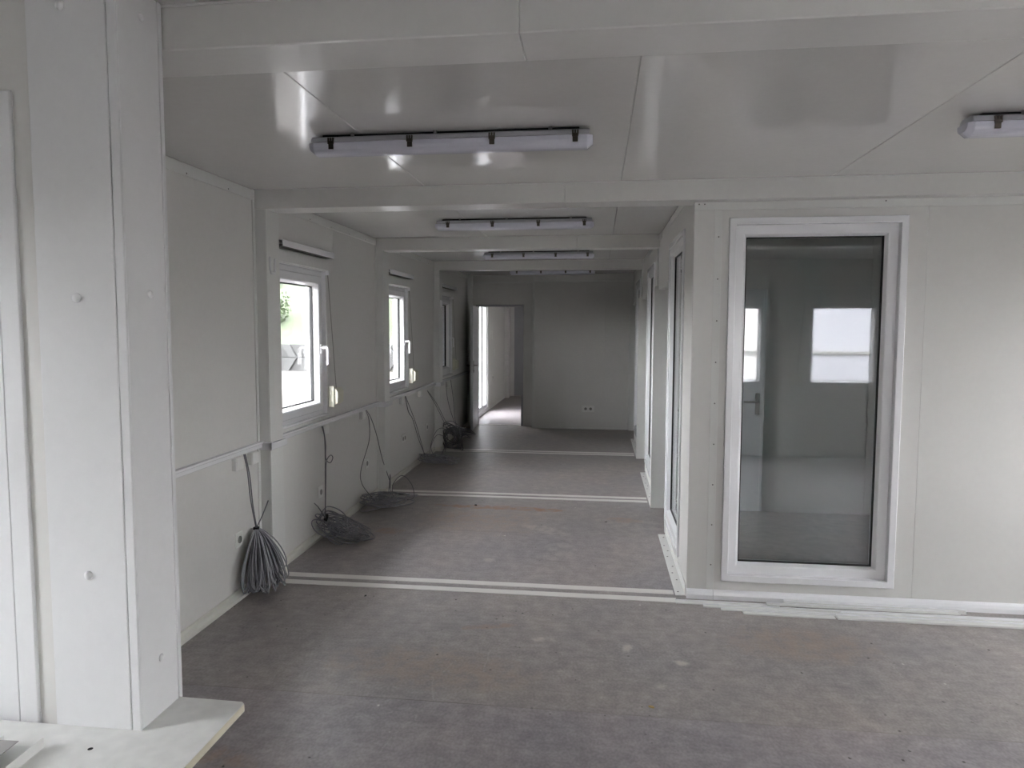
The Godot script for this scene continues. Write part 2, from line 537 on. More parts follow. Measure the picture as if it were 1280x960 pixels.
func build_window_wall() -> void:
	var w := structure("wall_left", "white panelled outer wall with three small windows", "wall")
	var spans := [[J(0) - 0.107, -3.0, []], [-3.0, J(1) + 0.085, []]]
	for k in 3:
		var a := J(k + 1) - 0.107
		var b := J(k + 2) + 0.085
		spans.append([a, a - 1.123, WIN[k]])
		spans.append([a - 1.123, b, []])
	for s in spans:
		var st := begin()
		holed(st, Vector3(XL - 0.10, 0, s[1]), Vector3(XL, CEIL, s[0]), s[2], 0.0025)
		part(st, "wall_panel", M.panel, w)
	for k in range(1, 5):
		boxpart(w, "joint_filler", M.panel, Vector3(XL - 0.10, 0, J(k) - 0.12), Vector3(XL - 0.0005, CEIL, J(k) + 0.10), 0)
	# cover profile under the ceiling, with its screws
	for k in range(0, 4):
		var a := J(k) - 0.107
		var b := J(k + 1) + 0.085
		boxpart(w, "cover_profile", M.trim, Vector3(XL, CEIL - 0.062, b), Vector3(XL + 0.006, CEIL - 0.004, a), 0.0015)
		var z := a - 0.25
		while z > b:
			var st := begin()
			dome(st, Vector3(XL + 0.006, CEIL - 0.05, z), Vector3(1, 0, 0), 0.0045, 0.002)
			part(st, "screw", M.screw, w)
			z -= 0.42
	# skirting
	var bb := structure("baseboard_left", "low cream skirting along the window wall", "skirting")
	for k in range(0, 4):
		var a := J(k) - 0.107
		var b := J(k + 1) + 0.085
		var st := begin()
		extrude(st, [Vector2(XL, 0), Vector2(XL + 0.022, 0), Vector2(XL + 0.022, 0.02), Vector2(XL + 0.009, 0.034), Vector2(XL + 0.009, 0.055), Vector2(XL, 0.058)], 2, b, a)
		part(st, "skirting_length", M.skirting, bb)
		var zc := J(k + 1) - 0.011
		boxpart(bb, "skirting_length", M.skirting, Vector3(-1.95, 0, zc - 0.1), Vector3(-1.94, 0.05, zc + 0.112), 0.002)
		boxpart(bb, "skirting_length", M.skirting, Vector3(XL + 0.02, 0, zc + 0.097), Vector3(-1.94, 0.05, zc + 0.112), 0.002)

# window in local axes: x along the wall, y up, +z into the room, z = 0 the room face of the wall
func make_window(called: String, label: String, w: float, h: float, at: Vector3, turn: float, shut: bool, shutter_drop := 0.0) -> Node3D:
	var o := thing(called, label, "window", at, turn, "", "structure")
	var st := begin()
	ring(st, -w / 2, 0, w / 2, h, bar(0.0, 0.058, -0.105, -0.030, 0.004))
	part(st, "frame", M.pvc, o)
	st = begin()
	ring(st, -w / 2, 0, w / 2, h, [Vector2(0.042, -0.10), Vector2(0.118, -0.10), Vector2(0.118, -0.062), Vector2(0.102, -0.022), Vector2(0.095, -0.016), Vector2(0.046, -0.016), Vector2(0.042, -0.020)])
	var sash := part(st, "sash", M.pvc, o)
	st = begin()
	ring(st, -w / 2, 0, w / 2, h, bar(0.116, 0.124, -0.082, -0.060, 0.001))
	part(st, "gasket", M.gasket, sash)
	st = begin()
	box(st, Vector3(-w / 2 + 0.11, 0.11, -0.078), Vector3(w / 2 - 0.11, h - 0.11, -0.070), 0)
	part(st, "pane", M.pane, sash)
	# handle on the far upright
	st = begin()
	var hx := w / 2 - 0.075
	box(st, Vector3(hx - 0.014, h * 0.43, -0.017), Vector3(hx + 0.014, h * 0.43 + 0.07, -0.008), 0.003)
	tube(st, smooth_path([Vector3(hx, h * 0.43 + 0.045, -0.01), Vector3(hx, h * 0.43 + 0.045, 0.022), Vector3(hx, h * 0.43 + 0.035, 0.036), Vector3(hx, h * 0.43 - 0.08, 0.036)], 6), 0.009, 8)
	part(st, "handle", M.pvc, sash)
	# linings of the opening
	st = begin()
	box(st, Vector3(-w / 2, 0, -0.10), Vector3(-w / 2 + 0.006, h, 0.0), 0)
	box(st, Vector3(w / 2 - 0.006, 0, -0.10), Vector3(w / 2, h, 0.0), 0)
	box(st, Vector3(-w / 2, h - 0.006, -0.10), Vector3(w / 2, h, 0.0), 0)
	part(st, "lining", M.pvc, o)
	st = begin()
	ring(st, -w / 2 - 0.022, -0.022, w / 2 + 0.022, h + 0.022, bar(0.0, 0.026, -0.002, 0.006, 0.002))
	part(st, "cover_profile", M.trim, o)
	st = begin()
	box(st, Vector3(-w / 2, -0.004, -0.03), Vector3(w / 2, 0.012, 0.012), 0.003)
	part(st, "sill", M.pvc, o)
	# roller shutter box above, with its projecting cap
	st = begin()
	box(st, Vector3(-w / 2 - 0.01, h + 0.003, 0.0), Vector3(w / 2 + 0.01, h + 0.085, 0.022), 0.003)
	var sb := part(st, "shutter_box", M.trim, o)
	st = begin()
	box(st, Vector3(-w / 2 - 0.01, h + 0.128, 0.0), Vector3(w / 2 + 0.01, h + 0.134, 0.070), 0.002)
	box(st, Vector3(-w / 2 - 0.01, h + 0.092, 0.064), Vector3(w / 2 + 0.01, h + 0.130, 0.070), 0.002)
	part(st, "cap", M.pvc, sb)
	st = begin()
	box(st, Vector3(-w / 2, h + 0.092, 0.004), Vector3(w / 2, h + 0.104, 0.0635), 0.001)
	part(st, "shade_strip", M.slot_shade, sb)  # added dark strip, its colour stands in for shade in the slot below the cap
	st = begin()
	box(st, Vector3(w / 2 - 0.012, h - 0.03, 0.0), Vector3(w / 2 + 0.014, h + 0.004, 0.03), 0.004)
	part(st, "strap_guide", M.pvc, sb)
	# the lifting strap and its winder box
	st = begin()
	var a := Vector3(w / 2 + 0.002, h - 0.02, 0.018)
	var b := Vector3(w / 2 + 0.075, 0.19, 0.045)
	var sd := Vector3(0.0075, 0, 0)
	quad(st, a - sd, a + sd, b + sd, b - sd, Vector3(0, 0, 1))
	quad(st, a - sd - Vector3(0, 0, 0.0012), a + sd - Vector3(0, 0, 0.0012), b + sd - Vector3(0, 0, 0.0012), b - sd - Vector3(0, 0, 0.0012), Vector3(0, 0, -1))
	part(st, "strap", M.strap, o)
	st = begin()
	box(st, Vector3(w / 2 + 0.008, 0.055, 0.006), Vector3(w / 2 + 0.022, 0.215, 0.05), 0.003)
	part(st, "winder_plate", M.ivory, o)
	st = begin()
	extrude(st, [Vector2(0.01, 0.075), Vector2(0.05, 0.07), Vector2(0.072, 0.085), Vector2(0.075, 0.17), Vector2(0.055, 0.195), Vector2(0.01, 0.198)], 0, w / 2 + 0.023, w / 2 + 0.155)
	part(st, "winder_box", M.ivory, o)
	# slats of the shutter outside
	var drop := h if shut else shutter_drop
	var n := int(drop / 0.05)
	for i in n:
		st = begin()
		box(st, Vector3(-w / 2 + 0.02, h - 0.05 * (i + 1) + 0.002, -0.135), Vector3(w / 2 - 0.02, h - 0.05 * i, -0.123), 0.004)
		part(st, "shutter_slat", M.shutter, o)
	st = begin()
	box(st, Vector3(-w / 2 - 0.005, 0, -0.15), Vector3(-w / 2 + 0.022, h, -0.104), 0.002)
	box(st, Vector3(w / 2 - 0.022, 0, -0.15), Vector3(w / 2 + 0.005, h, -0.104), 0.002)
	part(st, "shutter_rail", M.pvc, o)
	return o

# tall fixed office light: trim, frame, two panes; z = 0 the face of the wall, +z towards the viewer's side
func make_office_window(called: String, label: String, at: Vector3, turn: float, fz := 0.0) -> Node3D:
	var o := thing(called, label, "window", at, turn, "", "structure")
	var w := 0.93
	var y0 := 0.108
	var y1 := 2.156
	var st := begin()
	ring(st, -w / 2, y0, w / 2, y1, bar(0.0, 0.037, -0.052, 0.014, 0.003))
	part(st, "trim", M.pvc, o)
	st = begin()
	ring(st, -w / 2, y0, w / 2, y1, [Vector2(0.036, -0.10 + fz), Vector2(0.102, -0.10 + fz), Vector2(0.102, -0.058 + fz), Vector2(0.088, -0.030 + fz), Vector2(0.082, -0.027 + fz), Vector2(0.036, -0.027 + fz)])
	var fr := part(st, "frame", M.pvc, o)
	st = begin()
	ring(st, -w / 2, y0, w / 2, y1, bar(0.0995, 0.106, -0.075 + fz, -0.055 + fz, 0.001))
	part(st, "gasket", M.gasket, fr)
	for z in [-0.066 + fz, -0.088 + fz]:
		st = begin()
		box(st, Vector3(-w / 2 + 0.095, y0 + 0.095, z), Vector3(w / 2 - 0.095, y1 - 0.095, z + 0.005), 0)
		part(st, "pane", M.office_pane, fr)
	return o

const OWIN := [-4.745, -7.180, -9.615]          # near edges of the office windows along the corridor
const ODOOR := [[-6.48, -5.72], [-8.915, -8.155], [-11.35, -10.59]]

func build_office_walls() -> void:
	# partition facing the camera
	var p := structure("wall_front", "white panelled office partition facing the camera", "wall")
	var hole := [0.712 + 0.03, 1.642 - 0.03, 0.138, 2.126]
	boxpart(p, "corner_panel", M.panel, Vector3(XC, 0, ZP - 0.075), Vector3(0.658, SOFFIT, ZP), 0.003)
	var st := begin()
	holed_x(st, Vector3(0.658, 0, ZP - 0.075), Vector3(1.740, SOFFIT, ZP), hole)
	part(st, "wall_panel", M.panel, p)
	boxpart(p, "wall_panel", M.panel, Vector3(1.740, 0, ZP - 0.075), Vector3(2.85, SOFFIT, ZP), 0.0025)
	boxpart(p, "wall_panel", M.panel, Vector3(2.85, 0, ZP - 0.075), Vector3(XR, SOFFIT, ZP), 0.0025)
	boxpart(p, "cover_profile", M.trim, Vector3(XC, SOFFIT - 0.045, ZP), Vector3(XR, SOFFIT, ZP + 0.008), 0.0015)
	boxpart(p, "cover_profile", M.trim, Vector3(0.632, 0.05, ZP), Vector3(0.672, SOFFIT - 0.045, ZP + 0.0015), 0.0005)
	for i in 9:
		st = begin()
		dome(st, Vector3(0.655, 2.055 - i * 0.232, ZP + 0.0015), Vector3(0, 0, 1), 0.0040, 0.002)
		part(st, "screw", M.screw, p)
	for x in [0.545, 0.575, 1.52, 2.5]:
		st = begin()
		dome(st, Vector3(x, SOFFIT - 0.012, ZP + 0.008), Vector3(0, 0, 1), 0.0040, 0.002)
		part(st, "screw", M.screw, p)
	var bb := structure("baseboard_front", "white rounded skirting under the office partition", "skirting")
	for s in [[XC, 0.668], [0.670, XR]]:
		st = begin()
		extrude(st, [Vector2(ZP, 0), Vector2(ZP + 0.020, 0), Vector2(ZP + 0.021, 0.025), Vector2(ZP + 0.016, 0.042), Vector2(ZP + 0.006, 0.052), Vector2(ZP, 0.054)], 0, s[0], s[1])
		part(st, "skirting_length", M.pvc, bb)
	# corridor side of the offices
	var w := structure("wall_right", "white panelled corridor wall of the offices with tall lights and doors", "wall")
	var near := [ZP - 0.075, ODOOR[0][0], ODOOR[1][0]]
	for k in 3:
		st = begin()
		var wn: float = OWIN[k]
		holed(st, Vector3(XC, 0, ODOOR[k][1]), Vector3(XC + 0.06, CEIL, near[k]), [wn - 0.90, wn - 0.03, 0.138, 2.126])
		part(st, "wall_panel", M.panel, w)
		st = begin()
		box(st, Vector3(XC, 1.885, ODOOR[k][0]), Vector3(XC + 0.06, CEIL, ODOOR[k][1]), 0)
		part(st, "lintel_panel", M.panel, w)
		boxpart(w, "cover_profile", M.trim, Vector3(XC - 0.007, CEIL - 0.055, ODOOR[k][1]), Vector3(XC, CEIL - 0.004, near[k]), 0.0015)
		boxpart(w, "cover_profile", M.trim, Vector3(XC - 0.014, 1.885, J(k + 2) - 0.06), Vector3(XC, SOFFIT, J(k + 2) - 0.02), 0.002)
	boxpart(w, "wall_panel", M.panel, Vector3(XC, 0, ZE), Vector3(XC + 0.06, CEIL, ODOOR[2][0]), 0)
	# cross walls between the offices, and the outer wall
	for k in 2:
		var zc: float = ODOOR[k][0] - 0.045
		boxpart(w, "cross_wall_panel", M.panel, Vector3(XC + 0.06, 0, zc - 0.04), Vector3(2.2, CEIL, zc + 0.04), 0.0025)
		boxpart(w, "cross_wall_panel", M.panel, Vector3(2.2, 0, zc - 0.04), Vector3(XR, CEIL, zc + 0.04), 0.0025)
	boxpart(w, "outer_wall_panel", M.panel, Vector3(XR, 0, -11.7), Vector3(XR + 0.1, CEIL, ZP - 0.05), 0)
	# white plates screwed to the floor along the wall
	var plates := [[-5.63, -4.345], [-8.05, -6.49], [-10.47, -8.93]]
	var words := ["white drilled floor plate below the nearest corridor window", "white drilled floor plate below the middle corridor window", "white drilled floor plate below the farthest corridor window"]
	for k in 3:
		var t := thing("floor_plate", words[k], "plate", Vector3(0, 0, 0), 0.0, "white plates along the office wall")
		boxpart(t, "plate", M.trim, Vector3(0.462, 0, plates[k][0]), Vector3(XC - 0.001, 0.006, plates[k][1]), 0.002)
		boxpart(t, "upstand", M.trim, Vector3(XC - 0.006, 0.0062, plates[k][0]), Vector3(XC - 0.0005, 0.07, plates[k][1]), 0.001)
		var z: float = plates[k][1] - 0.05
		var i := 0
		while z > plates[k][0] + 0.04:
			st = begin()
			dome(st, Vector3(0.482 + 0.014 * (i % 2), 0.006, z), Vector3.UP, 0.006, 0.003)
			part(st, "screw", M.screw, t)
			z -= 0.13 if i % 3 else 0.21
			i += 1

func door_handle(parent: Node, at: Vector3, out: Vector3, along: Vector3, m: Material) -> void:
	var st := begin()
	var a := at - Vector3(0, 0.11, 0)
	var side := along.abs() * 0.018
	var thick := out * 0.008
	box(st, (a - side).min(a - side + thick), (at + Vector3(0, 0.07, 0) + side).max(at + Vector3(0, 0.07, 0) + side + thick), 0.002)
	tube(st, smooth_path([at + out * 0.005, at + out * 0.045, at + out * 0.055 + along * 0.012, at + out * 0.055 + along * 0.12], 5), 0.009, 8)
	lathe(st, at - Vector3(0, 0.08, 0) + out * 0.008, out, [Vector2(0.011, 0), Vector2(0.011, 0.006), Vector2(0.0, 0.006)], 10)
	part(st, "handle", m, parent)

func build_office_doors() -> void:
	var words := ["white office door standing open behind the glass, nearest the camera", "white door frame of the second office along the corridor", "white door frame of the last office before the end wall"]
	for k in 3:
		var d := thing("door_%d" % (k + 1), words[k], "door", Vector3.ZERO, 0.0, "", "structure")
		var zf: float = ODOOR[k][0]
		var zn: float = ODOOR[k][1]
		boxpart(d, "jamb", M.trim, Vector3(0.462, 0, zf - 0.035), Vector3(XC + 0.066, 1.885, zf + 0.004), 0.002)
		boxpart(d, "jamb", M.trim, Vector3(XC - 0.006, 0, zn - 0.004), Vector3(XC + 0.066, 1.885, zn + 0.03), 0.002)
		boxpart(d, "head", M.trim, Vector3(XC - 0.02, 1.868, zf), Vector3(XC + 0.066, 1.90, zn), 0.002)
		boxpart(d, "casing", M.trim, Vector3(0.468, 1.874, zf - 0.05), Vector3(XC, 1.90, zf + 0.004), 0.002)
		var leaf := boxpart(d, "leaf", M.leafdoor, Vector3(0.60, 0.012, zf + 0.01), Vector3(1.372, 1.868, zf + 0.05), 0.003)
		boxpart(leaf, "edge_profile", M.pvc, Vector3(1.346, 0.014, zf + 0.05), Vector3(1.350, 1.866, zf + 0.0515), 0.0005)
		door_handle(leaf, Vector3(1.318, 0.94, zf + 0.05), Vector3(0, 0, 1), Vector3(-1, 0, 0), M.steel)

func build_end() -> void:
	var w := structure("wall_back", "dim white panelled wall closing the far end of the corridor", "wall")
	boxpart(w, "wall_panel", M.panel, Vector3(-0.985, 0, ZE - 0.10), Vector3(0.10, CEIL, ZE), 0.0025)
	boxpart(w, "wall_panel", M.panel, Vector3(0.10, 0, ZE - 0.10), Vector3(XC + 0.06, CEIL, ZE), 0.0025)
	boxpart(w, "wall_panel", M.panel, Vector3(XC + 0.06, 0, ZE - 0.10), Vector3(XR, CEIL, ZE), 0.0025)
	boxpart(w, "return_panel", M.panel, Vector3(-0.985, 0, -11.75), Vector3(-0.93, CEIL, ZE - 0.10), 0.001)
	boxpart(w, "corner_profile", M.trim, Vector3(-1.0, 0, ZE - 0.02), Vector3(-0.96, CEIL, ZE + 0.006), 0.002)
	boxpart(w, "corner_profile", M.trim, Vector3(0.455, 0, ZE), Vector3(XC, CEIL, ZE + 0.006), 0.002)
	boxpart(w, "cover_profile", M.trim, Vector3(-0.96, SOFFIT - 0.02, ZE), Vector3(0.455, SOFFIT + 0.012, ZE + 0.006), 0.002)
	# the wall round the doorway stands a little farther back
	var zd := -11.65
	boxpart(w, "door_wall_panel", M.panel, Vector3(-1.165, 0, zd - 0.09), Vector3(-0.95, CEIL, zd), 0.001)
	boxpart(w, "door_wall_panel", M.panel, Vector3(XL - 0.1, 0, zd - 0.09), Vector3(-1.90, CEIL, zd), 0.001)
	boxpart(w, "lintel_panel", M.panel, Vector3(-1.90, 1.89, zd - 0.09), Vector3(-1.165, CEIL, zd), 0.001)
	boxpart(w, "cover_profile", M.trim, Vector3(-1.95, SOFFIT - 0.02, zd), Vector3(-0.99, SOFFIT + 0.015, zd + 0.008), 0.002)
	var bb := structure("baseboard_back", "thin pale skirting under the far end wall", "skirting")
	boxpart(bb, "skirting_length", M.trim, Vector3(-0.96, 0, ZE), Vector3(0.455, 0.03, ZE + 0.010), 0.003)
	# doorway and its open leaf
	var d := thing("door_4", "grey door standing open at the far end of the corridor", "door", Vector3.ZERO, 0.0, "", "structure")
	boxpart(d, "jamb", M.doorgrey, Vector3(-1.19, 0, zd - 0.10), Vector3(-1.155, 1.89, zd + 0.012), 0.002)
	boxpart(d, "jamb", M.doorgrey, Vector3(-1.905, 0, zd - 0.10), Vector3(-1.87, 1.89, zd + 0.012), 0.002)
	boxpart(d, "head", M.doorgrey, Vector3(-1.905, 1.868, zd - 0.10), Vector3(-1.155, 1.90, zd + 0.012), 0.002)
	boxpart(d, "threshold", M.alu, Vector3(-1.87, 0, zd - 0.06), Vector3(-1.19, 0.006, zd - 0.01), 0.002)
	var lf := Node3D.new()
	lf.name = "leaf"
	lf.position = Vector3(-1.872, 0, zd + 0.02)
	lf.rotation.y = deg_to_rad(3.0)
	d.add_child(lf)
	boxpart(lf, "panel", M.leafdoor, Vector3(-0.042, 0.012, 0), Vector3(0, 1.865, 0.68), 0.003)
	door_handle(lf, Vector3(0.0, 0.98, 0.63), Vector3(1, 0, 0), Vector3(0, 0, -1), M.steel)
	door_handle(lf, Vector3(-0.042, 0.98, 0.63), Vector3(-1, 0, 0), Vector3(0, 0, -1), M.steel)
	# the room behind
	var r := structure("wall_far", "lit white walls of the room behind the far doorway", "wall")
	var st := begin()
	holed(st, Vector3(XL - 0.1, 0, ZF), Vector3(XL, CEIL, zd - 0.05), [-13.75, -12.45, 0.0, 2.06], 0)
	part(st, "wall_panel", M.panel, r)
	boxpart(r, "wall_panel", M.panel, Vector3(XL - 0.1, 0, ZF - 0.1), Vector3(1.2, CEIL, ZF), 0.001)
	boxpart(r, "wall_panel", M.panel, Vector3(1.1, 0, ZF), Vector3(1.2, CEIL, -11.5), 0.001)
	boxpart(r, "post_cover", M.trim, Vector3(XL, 0, -16.45), Vector3(XL + 0.09, CEIL, -16.2), 0.004)
	boxpart(r, "skirting_length", M.trim, Vector3(XL, 0, -16.2), Vector3(XL + 0.012, 0.05, -14.0), 0.003)
	var fd := thing("door_5", "dark grey closed door in the room behind the far doorway", "door", Vector3.ZERO, 0.0, "", "structure")
	boxpart(fd, "frame", M.trim, Vector3(-1.93, 0, ZF), Vector3(-1.86, 2.06, ZF + 0.03), 0.003)
	boxpart(fd, "frame", M.trim, Vector3(-1.93, 1.99, ZF), Vector3(-0.98, 2.06, ZF + 0.03), 0.003)
	boxpart(fd, "frame", M.trim, Vector3(-1.05, 0, ZF), Vector3(-0.98, 2.06, ZF + 0.03), 0.003)
	var lf5 := boxpart(fd, "leaf", M.doorgrey, Vector3(-1.86, 0.01, ZF), Vector3(-1.05, 1.99, ZF + 0.02), 0.003)
	door_handle(lf5, Vector3(-1.12, 1.0, ZF + 0.02), Vector3(0, 0, 1), Vector3(-1, 0, 0), M.steel)
	# glazed double door to the outside, the bright strip in the doorway
	var g := thing("window_7", "tall bright glazed door seen through the far doorway", "window", Vector3(XL, 0, -13.10), PI / 2, "", "structure")
	st = begin()
	ring(st, -0.65, 0, 0.65, 2.06, bar(0.0, 0.07, -0.10, 0.01, 0.004))
	part(st, "frame", M.pvc, g)
	for s in [-1, 1]:
		st = begin()
		var a: float = -0.59 if s < 0 else 0.005
		ring(st, a, 0.05, a + 0.585, 2.0, bar(0.0, 0.09, -0.08, -0.015, 0.004))
		var sh := part(st, "sash", M.pvc, g)
		st = begin()
		box(st, Vector3(a + 0.08, 0.13, -0.055), Vector3(a + 0.505, 1.92, -0.049), 0)
		part(st, "pane", M.pane, sh)
	var sw := thing("light_switch", "white switch plate beside the bright glazed door", "switch", Vector3(XL, 1.05, -14.55), PI / 2)
	plate(sw, 0.085, 0.15, 0)
	var sw2 := copy(sw, Vector3(XL, 1.40, -14.25), "small white box above the switch beside the glazed door")
	sw2.set_meta("category", "box")
	var fs := thing("wall_socket", "white socket low on the wall of the room behind the doorway", "socket", Vector3(XL, 0.58, -14.3), PI / 2)
	plate(fs, 0.085, 0.085, 1)

# the room round the camera, outside the frame: its windows light the scene and show in the glass
func build_near_room() -> void:
	var w := structure("wall_near", "white walls of the room around the camera", "wall")
	var st := begin()
	# behind the camera
	var b1 := [1.13, 2.03]
	var b2 := [2.42, 3.32]
	var y0 := 0.80
	var y1 := 1.90
	box(st, Vector3(XN, 0, ZB), Vector3(b1[0], CEIL, ZB + 0.1), 0)
	box(st, Vector3(b1[1], 0, ZB), Vector3(b2[0], CEIL, ZB + 0.1), 0)
	box(st, Vector3(b2[1], 0, ZB), Vector3(XR + 0.1, CEIL, ZB + 0.1), 0)
	for b in [b1, b2]:
		box(st, Vector3(b[0], 0, ZB), Vector3(b[1], y0, ZB + 0.1), 0)
		box(st, Vector3(b[0], y1, ZB), Vector3(b[1], CEIL, ZB + 0.1), 0)
	part(st, "wall_panel", M.panel, w)
	# right hand outer wall with a window
	st = begin()
	holed(st, Vector3(XR, 0, ZP - 0.05), Vector3(XR + 0.1, CEIL, ZB + 0.1), [-3.95, -3.25, 0.70, 2.0], 0)
	part(st, "wall_panel", M.panel, w)
	# left hand outer wall with a window
	st = begin()
	holed(st, Vector3(XN - 0.1, 0, -2.0), Vector3(XN, CEIL, ZB + 0.1), [-1.05, -0.35, 0.85, 1.95], 0)
	part(st, "wall_panel", M.panel, w)
	# cross wall left of the thick column, with a door
	st = begin()
	box(st, Vector3(-1.425, 0, -1.75), Vector3(-1.314, CEIL, -1.640), 0)
	box(st, Vector3(XN, 0, -1.75), Vector3(-2.29, CEIL, -1.640), 0)
	box(st, Vector3(-2.29, 2.055, -1.75), Vector3(-1.425, CEIL, -1.640), 0)
	part(st, "cross_wall_panel", M.panel, w)
	boxpart(w, "cross_wall_panel", M.panel, Vector3(XN - 0.1, 0, -2.0), Vector3(-1.33, SOFFIT, -1.75), 0)
	boxpart(w, "cross_wall_panel", M.panel, Vector3(XN - 0.1, SOFFIT - 0.05, -2.05), Vector3(XL - 0.05, CEIL, -1.98), 0)
	var d := thing("door_6", "white door with a mitred frame left of the thick column", "door", Vector3(0, 0, -1.640), 0.0, "", "structure")
	st = begin()
	ring(st, -2.34, -0.06, -1.374, 2.108, bar(0.0, 0.052, -0.03, 0.009, 0.003))
	part(st, "frame", M.post, d)
	st = begin()
	ring(st, -2.29, 0.0, -1.424, 2.058, bar(0.0, 0.010, -0.08, -0.002, 0.002))
	part(st, "gasket", M.gasket, d)
	boxpart(d, "leaf", M.post, Vector3(-2.28, 0.01, -0.04), Vector3(-1.429, 2.054, 0.004), 0.003)
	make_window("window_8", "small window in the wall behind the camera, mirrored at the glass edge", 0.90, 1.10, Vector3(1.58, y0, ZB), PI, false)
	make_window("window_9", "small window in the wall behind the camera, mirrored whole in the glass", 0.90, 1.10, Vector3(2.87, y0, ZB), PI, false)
	for a in [["window_10", "small window in the outer wall to the camera's right", Vector3(XR, 0.70, -3.60), -PI / 2, 0.70, 1.3], ["window_11", "small window in the outer wall to the camera's left", Vector3(XN, 0.85, -0.70), PI / 2, 0.7, 1.10]]:
		var o := thing(a[0], a[1], "window", a[2], a[3], "", "structure")
		st = begin()
		ring(st, -a[4] / 2, 0, a[4] / 2, a[5], bar(0.0, 0.07, -0.10, 0.004, 0.004))
		part(st, "frame", M.pvc, o)
		st = begin()
		box(st, Vector3(-0.035, 0.06, -0.09), Vector3(0.035, a[5] - 0.06, -0.004), 0.003)
		part(st, "mullion", M.pvc, o)
		for s in [-1, 1]:
			st = begin()
			box(st, Vector3(min(s * 0.03, s * (a[4] / 2 - 0.06)), 0.06, -0.05), Vector3(max(s * 0.03, s * (a[4] / 2 - 0.06)), a[5] - 0.06, -0.044), 0)
			part(st, "pane", M.pane, o)

# ------------------------------------------------------------------ things
func build_joint_strips() -> void:
	var where := ["beside the glazed partition", "across the middle of the corridor", "before the far doorway"]
	for k in range(1, 4):
		for s in [1, -1]:
			var zc: float = J(k) + s * 0.0647
			var x1 := XC - 0.07 if k > 1 else 0.46
			if k == 1 and s == -1: x1 = 0.455
			var o := boxpart(self, numbered("floor_strip"), M.alu, Vector3(-1.955 if s < 0 else -1.985, 0.0, zc - 0.034), Vector3(x1, 0.004, zc + 0.034), 0.002)
			tag(o, "%s of the pair of pale metal floor strips %s" % ["nearer" if s > 0 else "farther", where[k - 1]], "strip", "pale floor strips over the joints")

func build_lights() -> void:
	var proto := thing("strip_light", "grey strip light nearest the camera over the corridor", "lamp", Vector3(-0.62, CEIL, -3.11), 0.0, "strip lights on the ceiling")
	var L := 0.585
	var st := begin()
	box(st, Vector3(-L + 0.05, -0.012, -0.03), Vector3(L - 0.05, 0.0, 0.03), 0.002)
	part(st, "mounting_plate", M.dark, proto)
	st = begin()
	extrude(st, [Vector2(-0.036, -0.010), Vector2(0.036, -0.010), Vector2(0.050, -0.018), Vector2(0.056, -0.034), Vector2(-0.056, -0.034), Vector2(-0.050, -0.018)], 0, -L + 0.01, L - 0.01)
	part(st, "housing", M.housing, proto)
	st = begin()
	var pr := []
	for i in 13:
		var a := PI * i / 12.0
		var c := cos(a)
		var s := sin(a)
		pr.append(Vector2(0.053 * sign(c) * pow(abs(c), 0.72), -0.036 - 0.046 * pow(s, 0.72)))
	extrude(st, pr, 0, -L + 0.018, L - 0.018)
	# sloped ends of the cover
	for e in [-1.0, 1.0]:
		var x0: float = e * (L - 0.018)
		var x1: float = e * (L + 0.004)
		for i in 12:
			var a: Vector2 = pr[i]
			var b: Vector2 = pr[i + 1]
			var a2 := Vector2(a.x * 0.8, -0.036 + (a.y + 0.036) * 0.62)
			var b2 := Vector2(b.x * 0.8, -0.036 + (b.y + 0.036) * 0.62)
			var n := Vector3(e * 0.6, (a.y + b.y + 0.072) * 8.0, (a.x + b.x) * 8.0).normalized()
			quad(st, Vector3(x0, a.y, a.x), Vector3(x0, b.y, b.x), Vector3(x1, b2.y, b2.x), Vector3(x1, a2.y, a2.x), n)
			tri(st, Vector3(x1, -0.036, 0), Vector3(x1, a2.y, a2.x), Vector3(x1, b2.y, b2.x), Vector3(e, 0, 0))
	part(st, "cover", M.diffuser, proto)
	for x in [-0.49, -0.155, 0.185, 0.52]:
		for s in [-1.0, 1.0]:
			st = begin()
			for q in [-0.010, 0.0, 0.010]:
				box(st, Vector3(x + q - 0.0032, -0.036, min(s * 0.050, s * 0.060)), Vector3(x + q + 0.0032, -0.018, max(s * 0.050, s * 0.060)), 0.0008)
			box(st, Vector3(x - 0.0125, -0.044, min(s * 0.052, s * 0.062)), Vector3(x + 0.0125, -0.031, max(s * 0.052, s * 0.062)), 0.001)
			box(st, Vector3(x - 0.0105, -0.064, min(s * 0.049, s * 0.0575)), Vector3(x + 0.0105, -0.043, max(s * 0.049, s * 0.0575)), 0.001)
			part(st, "clip", M.clip, proto)
	for x in [-0.40, -0.05, 0.42]:
		st = begin()
		lathe(st, Vector3(x, 0.0, 0.045), Vector3.DOWN, [Vector2(0.008, 0), Vector2(0.008, 0.010), Vector2(0.004, 0.013), Vector2(0, 0.013)], 8)
		part(st, "bolt", M.steel, proto)
	copy(proto, Vector3(1.945, CEIL, -3.11), "grey strip light at the edge of the picture above the office partition")
	copy(proto, Vector3(-0.63, CEIL, -5.60), "second nearest strip light over the corridor")
	copy(proto, Vector3(-0.64, CEIL, -8.03), "third nearest strip light over the corridor, between two beams")
	copy(proto, Vector3(-0.64, CEIL, -10.46), "farthest strip light, partly hidden by the last beam")

